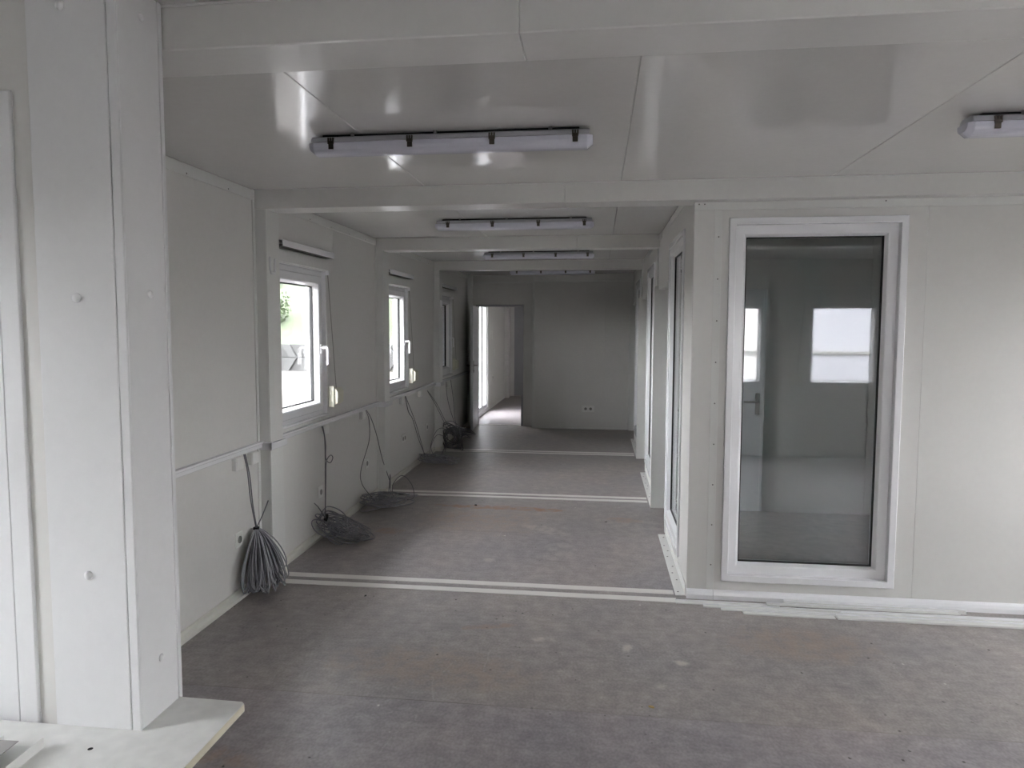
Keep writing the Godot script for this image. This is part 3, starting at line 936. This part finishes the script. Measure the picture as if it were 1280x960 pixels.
func plate(o: Node, w: float, h: float, holes: int) -> void:
	var st := begin()
	box(st, Vector3(-w / 2, -h / 2, 0), Vector3(w / 2, h / 2, 0.010), 0.003)
	part(st, "plate", M.socket, o)
	if holes == 0:
		st = begin()
		box(st, Vector3(-w * 0.32, -h * 0.32, 0.010), Vector3(w * 0.32, h * 0.32, 0.014), 0.002)
		part(st, "rocker", M.socket, o)
	for i in holes:
		var cx := (i - (holes - 1) * 0.5) * 0.075
		st = begin()
		ring(st, cx - 0.030, -0.030, cx + 0.030, 0.030, bar(0.0, 0.006, 0.008, 0.0125, 0.001))
		part(st, "surround", M.socket, o)
		st = begin()
		lathe(st, Vector3(cx, 0, 0.0101), Vector3(0, 0, 1), [Vector2(0.021, 0.0), Vector2(0.021, 0.003), Vector2(0.018, 0.0004), Vector2(0, 0.0004)], 14)
		part(st, "well", M.shutter, o)

func build_wall_fittings() -> void:
	# cable trunking along the window wall, stepped round the posts
	var t := thing("cable_trunking", "slim white cable trunking running along the window wall", "trunking", Vector3.ZERO)
	for k in range(0, 4):
		var a := J(k) - (0.107 if k else 0.115)
		var b := J(k + 1) + 0.085
		if k == 3: b = J(4) + 0.13
		boxpart(t, "channel", M.pvc, Vector3(XL, 0.830, b), Vector3(XL + 0.028, 0.851, a), 0.002)
		boxpart(t, "lid", M.pvc, Vector3(XL, 0.852, b), Vector3(XL + 0.034, 0.866, a), 0.003)
		if k < 3:
			var zc := J(k + 1) - 0.011
			boxpart(t, "step_piece", M.pvc, Vector3(XL, 0.815, zc + 0.096), Vector3(-1.93, 0.862, zc + 0.116), 0.002)
			boxpart(t, "step_piece", M.pvc, Vector3(-1.95, 0.815, zc - 0.11), Vector3(-1.930, 0.856, zc + 0.116), 0.002)
	var boxes := [[-3.935, 0.79, "first small white junction box under the trunking, before the hanging hank"], [-4.125, 0.79, "second small white junction box under the trunking, after the hanging hank"], [-5.30, 0.80, "small white junction box under the trunking below the first window"], [-6.195, 0.80, "small white junction box under the trunking above the spread coil"], [-7.50, 0.80, "small white junction box under the trunking below the second window"], [-8.30, 0.80, "small white junction box under the trunking past the second window"], [-9.95, 0.78, "small white junction box under the trunking below the shuttered window"]]
	for b in boxes:
		var j := thing("junction_box", b[2], "junction box", Vector3(XL, b[1], b[0]), PI / 2, "junction boxes under the trunking")
		boxpart(j, "body", M.socket, Vector3(-0.042, -0.042, 0), Vector3(0.042, 0.030, 0.030), 0.004)
		boxpart(j, "lid", M.socket, Vector3(-0.038, -0.038, 0.0302), Vector3(0.038, 0.026, 0.034), 0.002)
	var socks := [[-3.95, 0.345, 1, "white wall socket behind the hanging cable hank"], [-5.215, 0.34, 1, "white wall socket above the coil leaning on the wall"], [-6.33, 0.35, 1, "white wall socket above the coil spread on the floor"], [-7.60, 0.385, 2, "white double wall socket below the second window"], [-8.68, 0.36, 1, "white wall socket near the dark coil by the far door"]]
	for s in socks:
		var o := thing("wall_socket", s[3], "socket", Vector3(XL, s[1], s[0]), PI / 2, "sockets low on the window wall")
		plate(o, 0.085 if s[2] == 1 else 0.155, 0.085, s[2])
	var e := thing("wall_socket", "white double socket low on the far end wall", "socket", Vector3(-0.14, 0.312, ZE), 0.0)
	plate(e, 0.19, 0.10, 2)
	# little white cable clips left on the posts
	var clips := [[J(1) - 0.011, -4.325, 1.915, "small white open cable clip on the first slim post"], [J(3) - 0.011, -9.22, 1.83, "small white open cable clip on the post before the shuttered window"]]
	for c in clips:
		var o := thing("cable_clip", c[3], "clip", Vector3(-1.95, c[2], c[1]), PI / 2, "white clips on the posts")
		var st := begin()
		box(st, Vector3(-0.042, -0.03, 0), Vector3(-0.030, 0.055, 0.010), 0.002)
		part(st, "prong", M.pvc, o)
		st = begin()
		box(st, Vector3(0.022, -0.03, 0), Vector3(0.034, 0.05, 0.010), 0.002)
		part(st, "prong", M.pvc, o)
		st = begin()
		box(st, Vector3(-0.030, -0.048, 0), Vector3(0.030, -0.030, 0.010), 0.003)
		part(st, "base", M.pvc, o)

# one coil of cable: loops given by a function of the turn, as one long tube
func cable_thing(label: String, coil: Array, drops: Array, tie: Array, dark := false) -> void:
	var o := thing("cable_coil", label, "cable coil", Vector3.ZERO, 0.0, "grey cable coils along the window wall")
	var m: Material = M.cable_dark if dark else M.cable
	var st := begin()
	tube(st, coil, 0.0042, 6)
	part(st, "coil", m, o)
	for d in drops:
		st = begin()
		tube(st, smooth_path(d, 8), 0.0036, 6)
		part(st, "drop", M.cable_dark, o)
	if tie.size():
		st = begin()
		tube(st, tie, 0.0035, 6)
		part(st, "tie", M.dark, o)

# loops lying round a ring: centre, axes u v, normal n, radii, bundle thickness
func ring_coil(c: Vector3, u: Vector3, v: Vector3, ru: float, rv: float, thick_r: float, thick_n: float, turns: int, sd: int, floor_y := 0.004) -> Array:
	rng.seed = sd
	var n := u.cross(v).normalized()
	var pts := []
	var seg := 26
	var off_r := 0.0
	var off_n := 0.0
	var cu := 0.0
	var cvv := 0.0
	var nr := 0.0
	var nn := 0.0
	for t in turns:
		nr = rng.randf_range(-1, 1) * thick_r
		nn = rng.randf_range(-1, 1) * thick_n
		var nu := rng.randf_range(-0.6, 0.6) * thick_r
		var nv := rng.randf_range(-0.6, 0.6) * thick_r
		var tilt := rng.randf_range(-1.0, 1.0) * thick_n * 0.8
		var ph := rng.randf() * TAU
		for k in seg:
			var f := float(k) / seg
			var a := TAU * f
			var r := 1.0 + lerpf(off_r, nr, f)
			var p := c + u * (cos(a) * ru * r + lerpf(cu, nu, f)) + v * (sin(a) * rv * r + lerpf(cvv, nv, f)) + n * (lerpf(off_n, nn, f) + tilt * sin(a + ph) * sin(PI * f))
			p.y = max(p.y, floor_y)
			p.x = max(p.x, XL + 0.012)
			pts.append(p)
		off_r = nr
		off_n = nn
		cu = nu
		cvv = nv
	return pts

# a hank hanging from a tie: many narrow loops fanning out below it
func hank(top: Vector3, length: float, turns: int, sd: int) -> Array:
	rng.seed = sd
	var pts := []
	for t in turns:
		var cz := rng.randf_range(-1.0, 1.0)
		var cx := rng.randf_range(0.0, 1.0)
		var off := Vector3(0.012 + 0.15 * cx * sqrt(1.0 - cz * cz * 0.85), 0, cz * 0.215)
		var ln := length * rng.randf_range(0.86, 1.0) * (1.0 - 0.13 * cz * cz)
		var ang := rng.randf() * TAU
		var half := Vector3(cos(ang) * 0.05, 0, sin(ang) * 0.07) * rng.randf_range(0.5, 1.0)
		for k in 22:
			var f := float(k) / 22.0
			var a := TAU * f
			var down := (1.0 - cos(a)) * 0.5
			var p := top + Vector3(0, -ln * down, 0) + off * pow(down, 0.62) + half * sin(a) * pow(down, 0.5)
			p.x = max(p.x, XL + 0.012)
			p.y = max(p.y, 0.008)
			pts.append(p)
	return pts

func small_loop(c: Vector3, n: Vector3, r: float, turns := 2) -> Array:
	var s := n.cross(Vector3(0.3, 0.5, 0.8)).normalized()
	var t := s.cross(n).normalized()
	var pts := []
	for k in turns * 12 + 1:
		var a := TAU * k / 12.0
		pts.append(c + (s * cos(a) + t * sin(a)) * r + n * (0.004 * k / 12.0))
	return pts

func build_cables() -> void:
	var y0 := 0.828
	# hanging hank
	var t1 := Vector3(-1.975, 0.375, -4.085)
	cable_thing("grey cable hank hanging tied from the trunking, nearest the camera", hank(t1, 0.37, 56, 3),
		[[Vector3(-1.995, y0, -3.995), Vector3(-1.985, 0.72, -4.015), Vector3(-1.985, 0.55, -4.045), t1], [Vector3(-1.990, y0, -4.0), Vector3(-1.978, 0.70, -4.025), Vector3(-1.98, 0.52, -4.06), t1 + Vector3(0.004, 0, 0)], [t1, Vector3(-1.96, 0.44, -4.14), Vector3(-1.95, 0.515, -4.20)]],
		small_loop(t1 + Vector3(0, -0.006, 0), Vector3.UP, 0.014, 3))
	# coil leaning on the wall
	var u2 := Vector3(0.80, -0.34, -0.50).normalized()
	var v2 := Vector3(0.40, -0.20, 0.90).normalized()
	v2 = (v2 - u2 * v2.dot(u2)).normalized()
	var c2 := Vector3(-1.855, 0.098, -5.19)
	var t2 := c2 - u2 * 0.118 + Vector3(0, 0.03, 0)
	cable_thing("grey cable coil leaning on the wall below the first window", ring_coil(c2, u2, v2, 0.112, 0.105, 0.27, 0.048, 30, 11, 0.006),
		[[Vector3(-1.995, y0, -5.215), Vector3(-1.985, 0.75, -5.235), Vector3(-1.98, 0.63, -5.23), Vector3(-1.975, 0.45, -5.21), t2], [Vector3(-1.99, y0, -5.22), Vector3(-1.98, 0.70, -5.245), Vector3(-1.978, 0.585, -5.24), Vector3(-1.965, 0.545, -5.29), Vector3(-1.96, 0.575, -5.335), Vector3(-1.965, 0.60, -5.30), Vector3(-1.975, 0.56, -5.24), Vector3(-1.97, 0.42, -5.21), t2], [t2, Vector3(-1.985, 0.25, -5.10), Vector3(-1.99, 0.30, -5.03)]],
		small_loop(t2, u2, 0.03, 3))
	# coil spread on the floor
	var c3 := Vector3(-1.83, 0.052, -6.26)
	cable_thing("grey cable coil spread flat on the floor beside the second pair of strips", ring_coil(c3, Vector3(0.97, 0.03, -0.20).normalized(), Vector3(0.2, 0.05, 0.97).normalized(), 0.115, 0.165, 0.28, 0.045, 22, 21, 0.006),
		[[Vector3(-1.995, y0, -6.255), Vector3(-1.98, 0.74, -6.30), Vector3(-1.975, 0.56, -6.28), Vector3(-1.965, 0.36, -6.02), Vector3(-1.95, 0.24, -5.99), Vector3(-1.92, 0.09, -6.16)], [Vector3(-1.99, y0, -6.265), Vector3(-1.98, 0.74, -6.37), Vector3(-1.975, 0.56, -6.52), Vector3(-1.965, 0.34, -6.64), Vector3(-1.93, 0.10, -6.76), Vector3(-1.88, 0.05, -6.55), Vector3(-1.82, 0.07, -6.35)],
		[Vector3(-1.80, 0.05, -6.40), Vector3(-1.84, 0.12, -6.55), Vector3(-1.80, 0.17, -6.72), Vector3(-1.70, 0.10, -6.68), Vector3(-1.64, 0.012, -6.52), Vector3(-1.72, 0.008, -6.42)], [Vector3(-1.85, 0.05, -6.44), Vector3(-1.88, 0.20, -6.60), Vector3(-1.90, 0.06, -6.68), Vector3(-1.86, 0.02, -6.55)]],
		[])
	# low bundle past the second window
	var c4 := Vector3(-1.83, 0.06, -8.28)
	cable_thing("grey cable coil lying low on the floor past the second window", ring_coil(c4, Vector3(0.95, -0.16, -0.25).normalized(), Vector3(0.25, 0.10, 0.95).normalized(), 0.12, 0.21, 0.30, 0.05, 22, 31, 0.006),
		[[Vector3(-1.995, y0, -7.62), Vector3(-1.97, 0.70, -7.70), Vector3(-1.955, 0.50, -7.90), Vector3(-1.94, 0.19, -8.15), Vector3(-1.93, 0.09, -8.2)], [Vector3(-1.995, y0, -7.60), Vector3(-1.975, 0.66, -7.66), Vector3(-1.965, 0.56, -7.80), Vector3(-1.95, 0.30, -8.02), Vector3(-1.93, 0.10, -8.22)],
		[Vector3(-1.92, 0.06, -8.4), Vector3(-1.93, 0.20, -8.55), Vector3(-1.90, 0.32, -8.75), Vector3(-1.85, 0.30, -8.95), Vector3(-1.83, 0.16, -9.0), Vector3(-1.86, 0.02, -8.8)], [Vector3(-1.90, 0.06, -8.5), Vector3(-1.95, 0.14, -8.62), Vector3(-1.93, 0.24, -8.85), Vector3(-1.86, 0.18, -9.0), Vector3(-1.84, 0.03, -8.9)]],
		[])
	# upright coil by the last post
	var c5 := Vector3(-1.84, 0.135, -9.35)
	cable_thing("dark cable coil propped upright by the slim post", ring_coil(c5, Vector3(0.72, -0.10, 0.66).normalized(), Vector3(0.05, 0.97, 0.10).normalized(), 0.19, 0.135, 0.16, 0.05, 18, 41, 0.006),
		[[Vector3(-1.93, 0.822, -8.36), Vector3(-1.915, 0.63, -8.78), Vector3(-1.89, 0.40, -9.12), Vector3(-1.86, 0.22, -9.40), Vector3(-1.80, 0.14, -9.50)], [Vector3(-1.935, 0.822, -8.37), Vector3(-1.925, 0.60, -8.80), Vector3(-1.90, 0.36, -9.14), Vector3(-1.87, 0.18, -9.38)]],
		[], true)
	var c6 := Vector3(-1.88, 0.10, -10.10)
	cable_thing("dark cable coil in the shadow beside the open far door", ring_coil(c6, Vector3(0.95, -0.10, 0.25).normalized(), Vector3(-0.2, 0.30, 0.92).normalized(), 0.10, 0.16, 0.24, 0.06, 18, 51, 0.006),
		[[Vector3(-1.995, y0, -9.72), Vector3(-1.98, 0.60, -9.75), Vector3(-1.95, 0.36, -9.90), Vector3(-1.90, 0.14, -10.05)], [Vector3(-1.995, y0, -10.05), Vector3(-1.97, 0.55, -10.1), Vector3(-1.93, 0.30, -10.0), Vector3(-1.90, 0.14, -10.1)]],
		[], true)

func build_board() -> void:
	var o := thing("worktop_board", "white laminated board notched round the thick column", "board", Vector3.ZERO)
	var y := 0.577
	var h := 0.020
	var xr := -0.903
	var st := begin()
	# one sheet, notched round the column, its far corner clipped
	box(st, Vector3(-1.95, y - h, -1.6155), Vector3(xr, y, -0.95), 0)
	extrude(st, [Vector2(-1.0875, -1.6155), Vector2(xr, -1.6155), Vector2(xr, -1.774), Vector2(xr - 0.009, -1.783), Vector2(-1.0875, -1.786)], 1, y - h, y)
	part(st, "sheet", M.board, o)
	st = begin()
	box(st, Vector3(xr, y - h, -1.773), Vector3(xr + 0.002, y - 0.0008, -0.95), 0.0006)
	part(st, "edge_band", M.board_edge, o)
	st = begin()
	lathe(st, Vector3(-1.158, y + 0.0004, -1.527), Vector3.UP, [Vector2(0.0062, 0), Vector2(0.005, 0.0004), Vector2(0, 0.0004)], 12)
	part(st, "drill_hole", M.dark, o)
	for p in [[-1.05, -1.05], [-1.88, -1.05], [-1.88, -1.50]]:
		boxpart(o, "leg", M.steel, Vector3(p[0] - 0.02, 0, p[1] - 0.02), Vector3(p[0] + 0.02, y - h, p[1] + 0.02), 0.002)
	# offcut of metal channel lying on it
	var c := thing("metal_channel", "short white metal channel offcut lying on the board", "channel", Vector3(-1.318, y, -1.515), deg_to_rad(3))
	boxpart(c, "web", M.trim, Vector3(-0.05, 0.0002, 0.0), Vector3(0.05, 0.002, 0.5), 0.0006)
	boxpart(c, "flange", M.trim, Vector3(0.048, 0.002, 0.0), Vector3(0.050, 0.026, 0.5), 0.0006)
	boxpart(c, "flange", M.trim, Vector3(-0.050, 0.002, 0.0), Vector3(-0.048, 0.026, 0.5), 0.0006)
	boxpart(c, "lip", M.steel, Vector3(-0.048, 0.024, 0.02), Vector3(0.004, 0.026, 0.5), 0.0006)

func build_loose_strips() -> void:
	# loose trim lengths stacked on the floor along the partition: x start, x end, z near, z far, y low, y high, look
	var s := [
		[0.452, 1.02, -4.262, -4.215, 0.000, 0.010, "short loose white trim length sticking out past the partition corner"],
		[0.600, 2.9, -4.215, -4.178, 0.000, 0.012, "long loose white trim length second from the skirting"],
		[0.690, 1.30, -4.176, -4.140, 0.000, 0.008, "loose white trim length with a ragged end before the glass"],
		[0.800, 1.275, -4.138, -4.096, 0.000, 0.014, "outermost short loose white trim length on the floor"],
		[1.285, 3.2, -4.138, -4.092, 0.000, 0.018, "outermost long loose white trim length running out of the picture"],
		[1.05, 2.0, -4.292, -4.264, 0.000, 0.026, "loose white trim length pushed up against the skirting"],
		[1.32, 3.0, -4.176, -4.142, 0.000, 0.022, "loose white trim length between the two long outer ones"],
		[0.95, 1.95, -4.258, -4.220, 0.012, 0.020, "loose white trim length resting on top of the pile"],
	]
	for q in s:
		var o := thing("trim_length", q[6], "trim strip", Vector3(0.5 * (q[0] + q[1]), q[4], 0.5 * (q[2] + q[3])), 0.0, "loose trim lengths below the partition")
		var hx: float = 0.5 * (q[1] - q[0])
		var hz: float = 0.5 * (q[3] - q[2])
		var h: float = q[5] - q[4]
		o.rotation.y = deg_to_rad((hash(q[6]) % 100) * 0.004 - 0.2)
		var st := begin()
		box(st, Vector3(-hx, 0.0, -absf(hz) + 0.001), Vector3(hx, h * 0.6, absf(hz) - 0.001), 0.0012)
		part(st, "web", M.trim, o)
		st = begin()
		box(st, Vector3(-hx, h * 0.6, -absf(hz) + 0.001), Vector3(hx, h, -absf(hz) + 0.007), 0.0008)
		part(st, "flange", M.pvc, o)

func build_debris() -> void:
	rng.seed = 900
	var bits := [[0.237, -3.021, 0.016, "straw coloured wood chip lying alone on the near floor", "straw"], [-1.045, -6.36, 0.022, "dark crumb lying on the rust stained patch of floor", "dark"], [-0.679, -5.437, 0.016, "white paper scrap lying in the middle of the corridor floor", "paper"], [-1.32, -4.09, 0.011, "dark crumb lying just before the first floor strips", "dark"], [0.25, -4.16, 0.010, "small pale chip beside the first floor strips", "paper"], [0.08, -5.95, 0.012, "dark crumb lying near the first office door", "dark"]]
	for b in bits:
		var st := begin()
		var r: float = b[2]
		var n := 7
		var top := []
		var low := []
		for k in n:
			var a := TAU * k / n
			var rr := r * rng.randf_range(0.6, 1.1)
			low.append(Vector3(cos(a) * rr, 0, sin(a) * rr * 0.6))
			top.append(Vector3(cos(a) * rr * 0.8, r * rng.randf_range(0.15, 0.35), sin(a) * rr * 0.5))
		for k in n:
			var k2 := (k + 1) % n
			var nn: Vector3 = (low[k] + low[k2]).normalized()
			quad(st, low[k], low[k2], top[k2], top[k], (nn + Vector3(0, 0.4, 0)).normalized())
			tri(st, Vector3(0, r * 0.3, 0), top[k], top[k2], Vector3.UP)
		var o := part(st, numbered("floor_crumb"), M[b[4]], self)
		o.position = Vector3(b[0], 0.0, b[1])
		o.rotation.y = rng.randf() * TAU
		tag(o, b[3], "crumb", "crumbs on the floor")

# ------------------------------------------------------------------ outside
func build_outside() -> void:
	var g := structure("ground", "pale gravel yard outside the windows", "ground")
	var st := begin()
	box(st, Vector3(-60, -0.6, -60), Vector3(40, -0.25, 40), 0)
	part(st, "gravel_surface", M.gravel, g)
	# retaining wall of slanted concrete blocks
	var w := structure("retaining_wall", "grey retaining wall of slanted concrete blocks outside the first window", "wall")
	var base := Vector3(-17, -0.25, -29.0)
	var bw := 0.32
	var bh := 0.53
	var meshes := []
	for lean in [0.34, -0.34]:
		var blk := begin()
		var a := [Vector3(0, 0, 0), Vector3(bw, 0, 0), Vector3(bw + lean, bh, 0), Vector3(lean, bh, 0)]
		var b := []
		for p in a:
			b.append(p + Vector3(0, 0, -0.4))
		quad(blk, a[0], a[1], a[2], a[3], Vector3(0, 0, 1))
		quad(blk, a[3], a[2], b[2], b[3], Vector3.UP)
		quad(blk, a[1], a[2], b[2], b[1], Vector3(bh, -lean, 0).normalized())
		quad(blk, a[0], a[3], b[3], b[0], Vector3(-bh, lean, 0).normalized())
		quad(blk, b[0], b[1], b[2], b[3], Vector3(0, 0, -1))
		meshes.append(blk.commit())
	for r in 2:
		for i in 40:
			part_mesh(meshes[r], "block", M.concrete, w, base + Vector3(i * (bw + 0.03) + r * 0.3, r * (bh + 0.02), -r * 0.12 - (i % 2) * 0.12))
	boxpart(w, "backing", M.concrete, Vector3(-50, -0.3, -29.9), Vector3(25, 0.8, -29.65), 0)
	var h := structure("hill", "green grassy bank rising behind the concrete block wall", "hill")
	st = begin()
	extrude(st, [Vector2(-29.6, -0.3), Vector2(-29.6, 0.80), Vector2(-36, 4.0), Vector2(-50, 9.5), Vector2(-50, -0.3)], 0, -50, 25)
	part(st, "bank", M.grass, h)
	# the neighbouring cabin across the yard, mirrored in the office glass
	var nb := structure("wall_cabin", "white panelled cabin across the yard behind the camera", "building")
	for i in 8:
		boxpart(nb, "cladding_panel", M.panel if i != 5 else M.doorgrey, Vector3(-4.0 + i * 1.5, -0.25, 4.4 + 0.01 * (i % 2)), Vector3(-2.5 + i * 1.5, 2.75, 7.0), 0.006)
	boxpart(nb, "rail", M.shutter, Vector3(-4.0, 1.10, 4.37), Vector3(8.0, 1.16, 4.4), 0.004)
	boxpart(nb, "roof_edge", M.shutter, Vector3(-4.1, 2.75, 4.3), Vector3(8.1, 2.9, 7.1), 0.01)
	# shrubs on the bank
	rng.seed = 42
	var lv := begin()
	for i in 1100:
		var d := Vector3(rng.randfn(), rng.randfn(), rng.randfn()).normalized()
		var c := d * pow(rng.randf(), 0.4) * Vector3(1.0, 0.85, 1.0)
		var s := Vector3(rng.randfn(), rng.randfn(), rng.randfn()).normalized() * 0.085
		var t := s.cross(d).normalized() * 0.05
		quad(lv, c - s, c + t, c + s, c - t, (s.cross(t)).normalized())
	var leaves := lv.commit()
	var sm := begin()
	for i in 5:
		var a := TAU * i / 5.0
		tube(sm, [Vector3(0, -1.1, 0), Vector3(cos(a) * 0.12, -0.5, sin(a) * 0.12), Vector3(cos(a) * 0.45, 0.1, sin(a) * 0.45)], 0.03, 5)
	var stems := sm.commit()
	var spots := [[-17.6, 0], [-16.0, 1], [-14.4, 0], [-12.6, 1], [-11.0, 0], [-9.2, 1], [-7.6, 0], [-19.4, 1]]
	for i in spots.size():
		var k := spots.size() - i
		var o := thing("shrub", ("leafy green shrub on the bank, %s from the left" % ["first", "second", "third", "fourth", "fifth", "sixth", "seventh", "eighth"][[1, 2, 3, 4, 5, 6, 7, 0][i]]), "shrub", Vector3.ZERO, rng.randf() * TAU, "shrubs on the bank outside")
		var z := -31.0 - 3.4 * float(spots[i][1]) - rng.randf() * 0.5
		var yy := 0.80 + (-z - 29.5) * 3.2 / 6.5
		var sc := rng.randf_range(0.9, 1.35)
		o.position = Vector3(spots[i][0], yy + 0.75 * sc, z)
		o.scale = Vector3.ONE * sc
		part_mesh(leaves, "foliage", M.leaf, o)
		part_mesh(stems, "stems", M.bark, o)

func _ready() -> void:
	# camera, read from the photograph's vanishing lines
	var cam := Camera3D.new()
	cam.name = "camera"
	cam.near = 0.05
	cam.far = 300.0
	var f := 935.72
	cam.projection = Camera3D.PROJECTION_FRUSTUM
	cam.size = 2.0 * cam.near * 480.0 / f
	cam.frustum_offset = Vector2(cam.near * (640.0 - 620.84) / f, cam.near * (480.81 - 480.0) / f)
	cam.position = Vector3(0, 1.557, 0)
	cam.basis = Basis(Vector3.UP, 0.1345) * Basis(Vector3.RIGHT, -0.0774) * Basis(Vector3.BACK, 0.0016)
	add_child(cam)
	cam.current = true
	# overcast daylight
	var env := Environment.new()
	env.background_mode = Environment.BG_SKY
	var sm := ProceduralSkyMaterial.new()
	sm.sky_top_color = Color(0.91, 0.92, 0.945)
	sm.sky_horizon_color = Color(0.95, 0.955, 0.965)
	sm.ground_bottom_color = Color(0.40, 0.38, 0.35)
	sm.ground_horizon_color = Color(0.60, 0.59, 0.57)
	sm.sky_curve = 0.2
	sm.energy_multiplier = 10.0
	var sky := Sky.new()
	sky.sky_material = sm
	env.sky = sky
	env.ambient_light_source = Environment.AMBIENT_SOURCE_SKY
	env.tonemap_mode = Environment.TONE_MAPPER_LINEAR
	env.tonemap_exposure = 4.55
	env.sdfgi_enabled = true
	env.ssao_enabled = true
	env.ssil_enabled = true
	var we := WorldEnvironment.new()
	we.name = "daylight"
	we.environment = env
	add_child(we)

	make_materials()
	build_floor()
	build_ceiling()
	build_beams()
	build_columns()
	build_window_wall()
	build_office_walls()
	build_end()
	build_near_room()
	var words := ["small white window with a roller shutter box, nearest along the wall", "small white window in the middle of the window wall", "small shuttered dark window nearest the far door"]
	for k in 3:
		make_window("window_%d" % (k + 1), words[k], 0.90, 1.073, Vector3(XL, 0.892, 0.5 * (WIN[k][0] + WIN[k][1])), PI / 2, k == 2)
	make_office_window("window_4", "tall fixed office window in the partition facing the camera", Vector3(1.177, 0, ZP), 0.0)
	var ow := ["tall office window nearest along the corridor, seen edge on", "tall office window in the middle of the corridor, seen edge on", "tall office window farthest along the corridor, seen edge on"]
	for k in 3:
		make_office_window(["window_5", "window_6", "window_12"][k], ow[k], Vector3(XC, 0, OWIN[k] - 0.465), -PI / 2, 0.034)
	build_office_doors()
	build_outside()
	build_joint_strips()
	build_lights()
	build_wall_fittings()
	build_cables()
	build_board()
	build_loose_strips()
	build_debris()
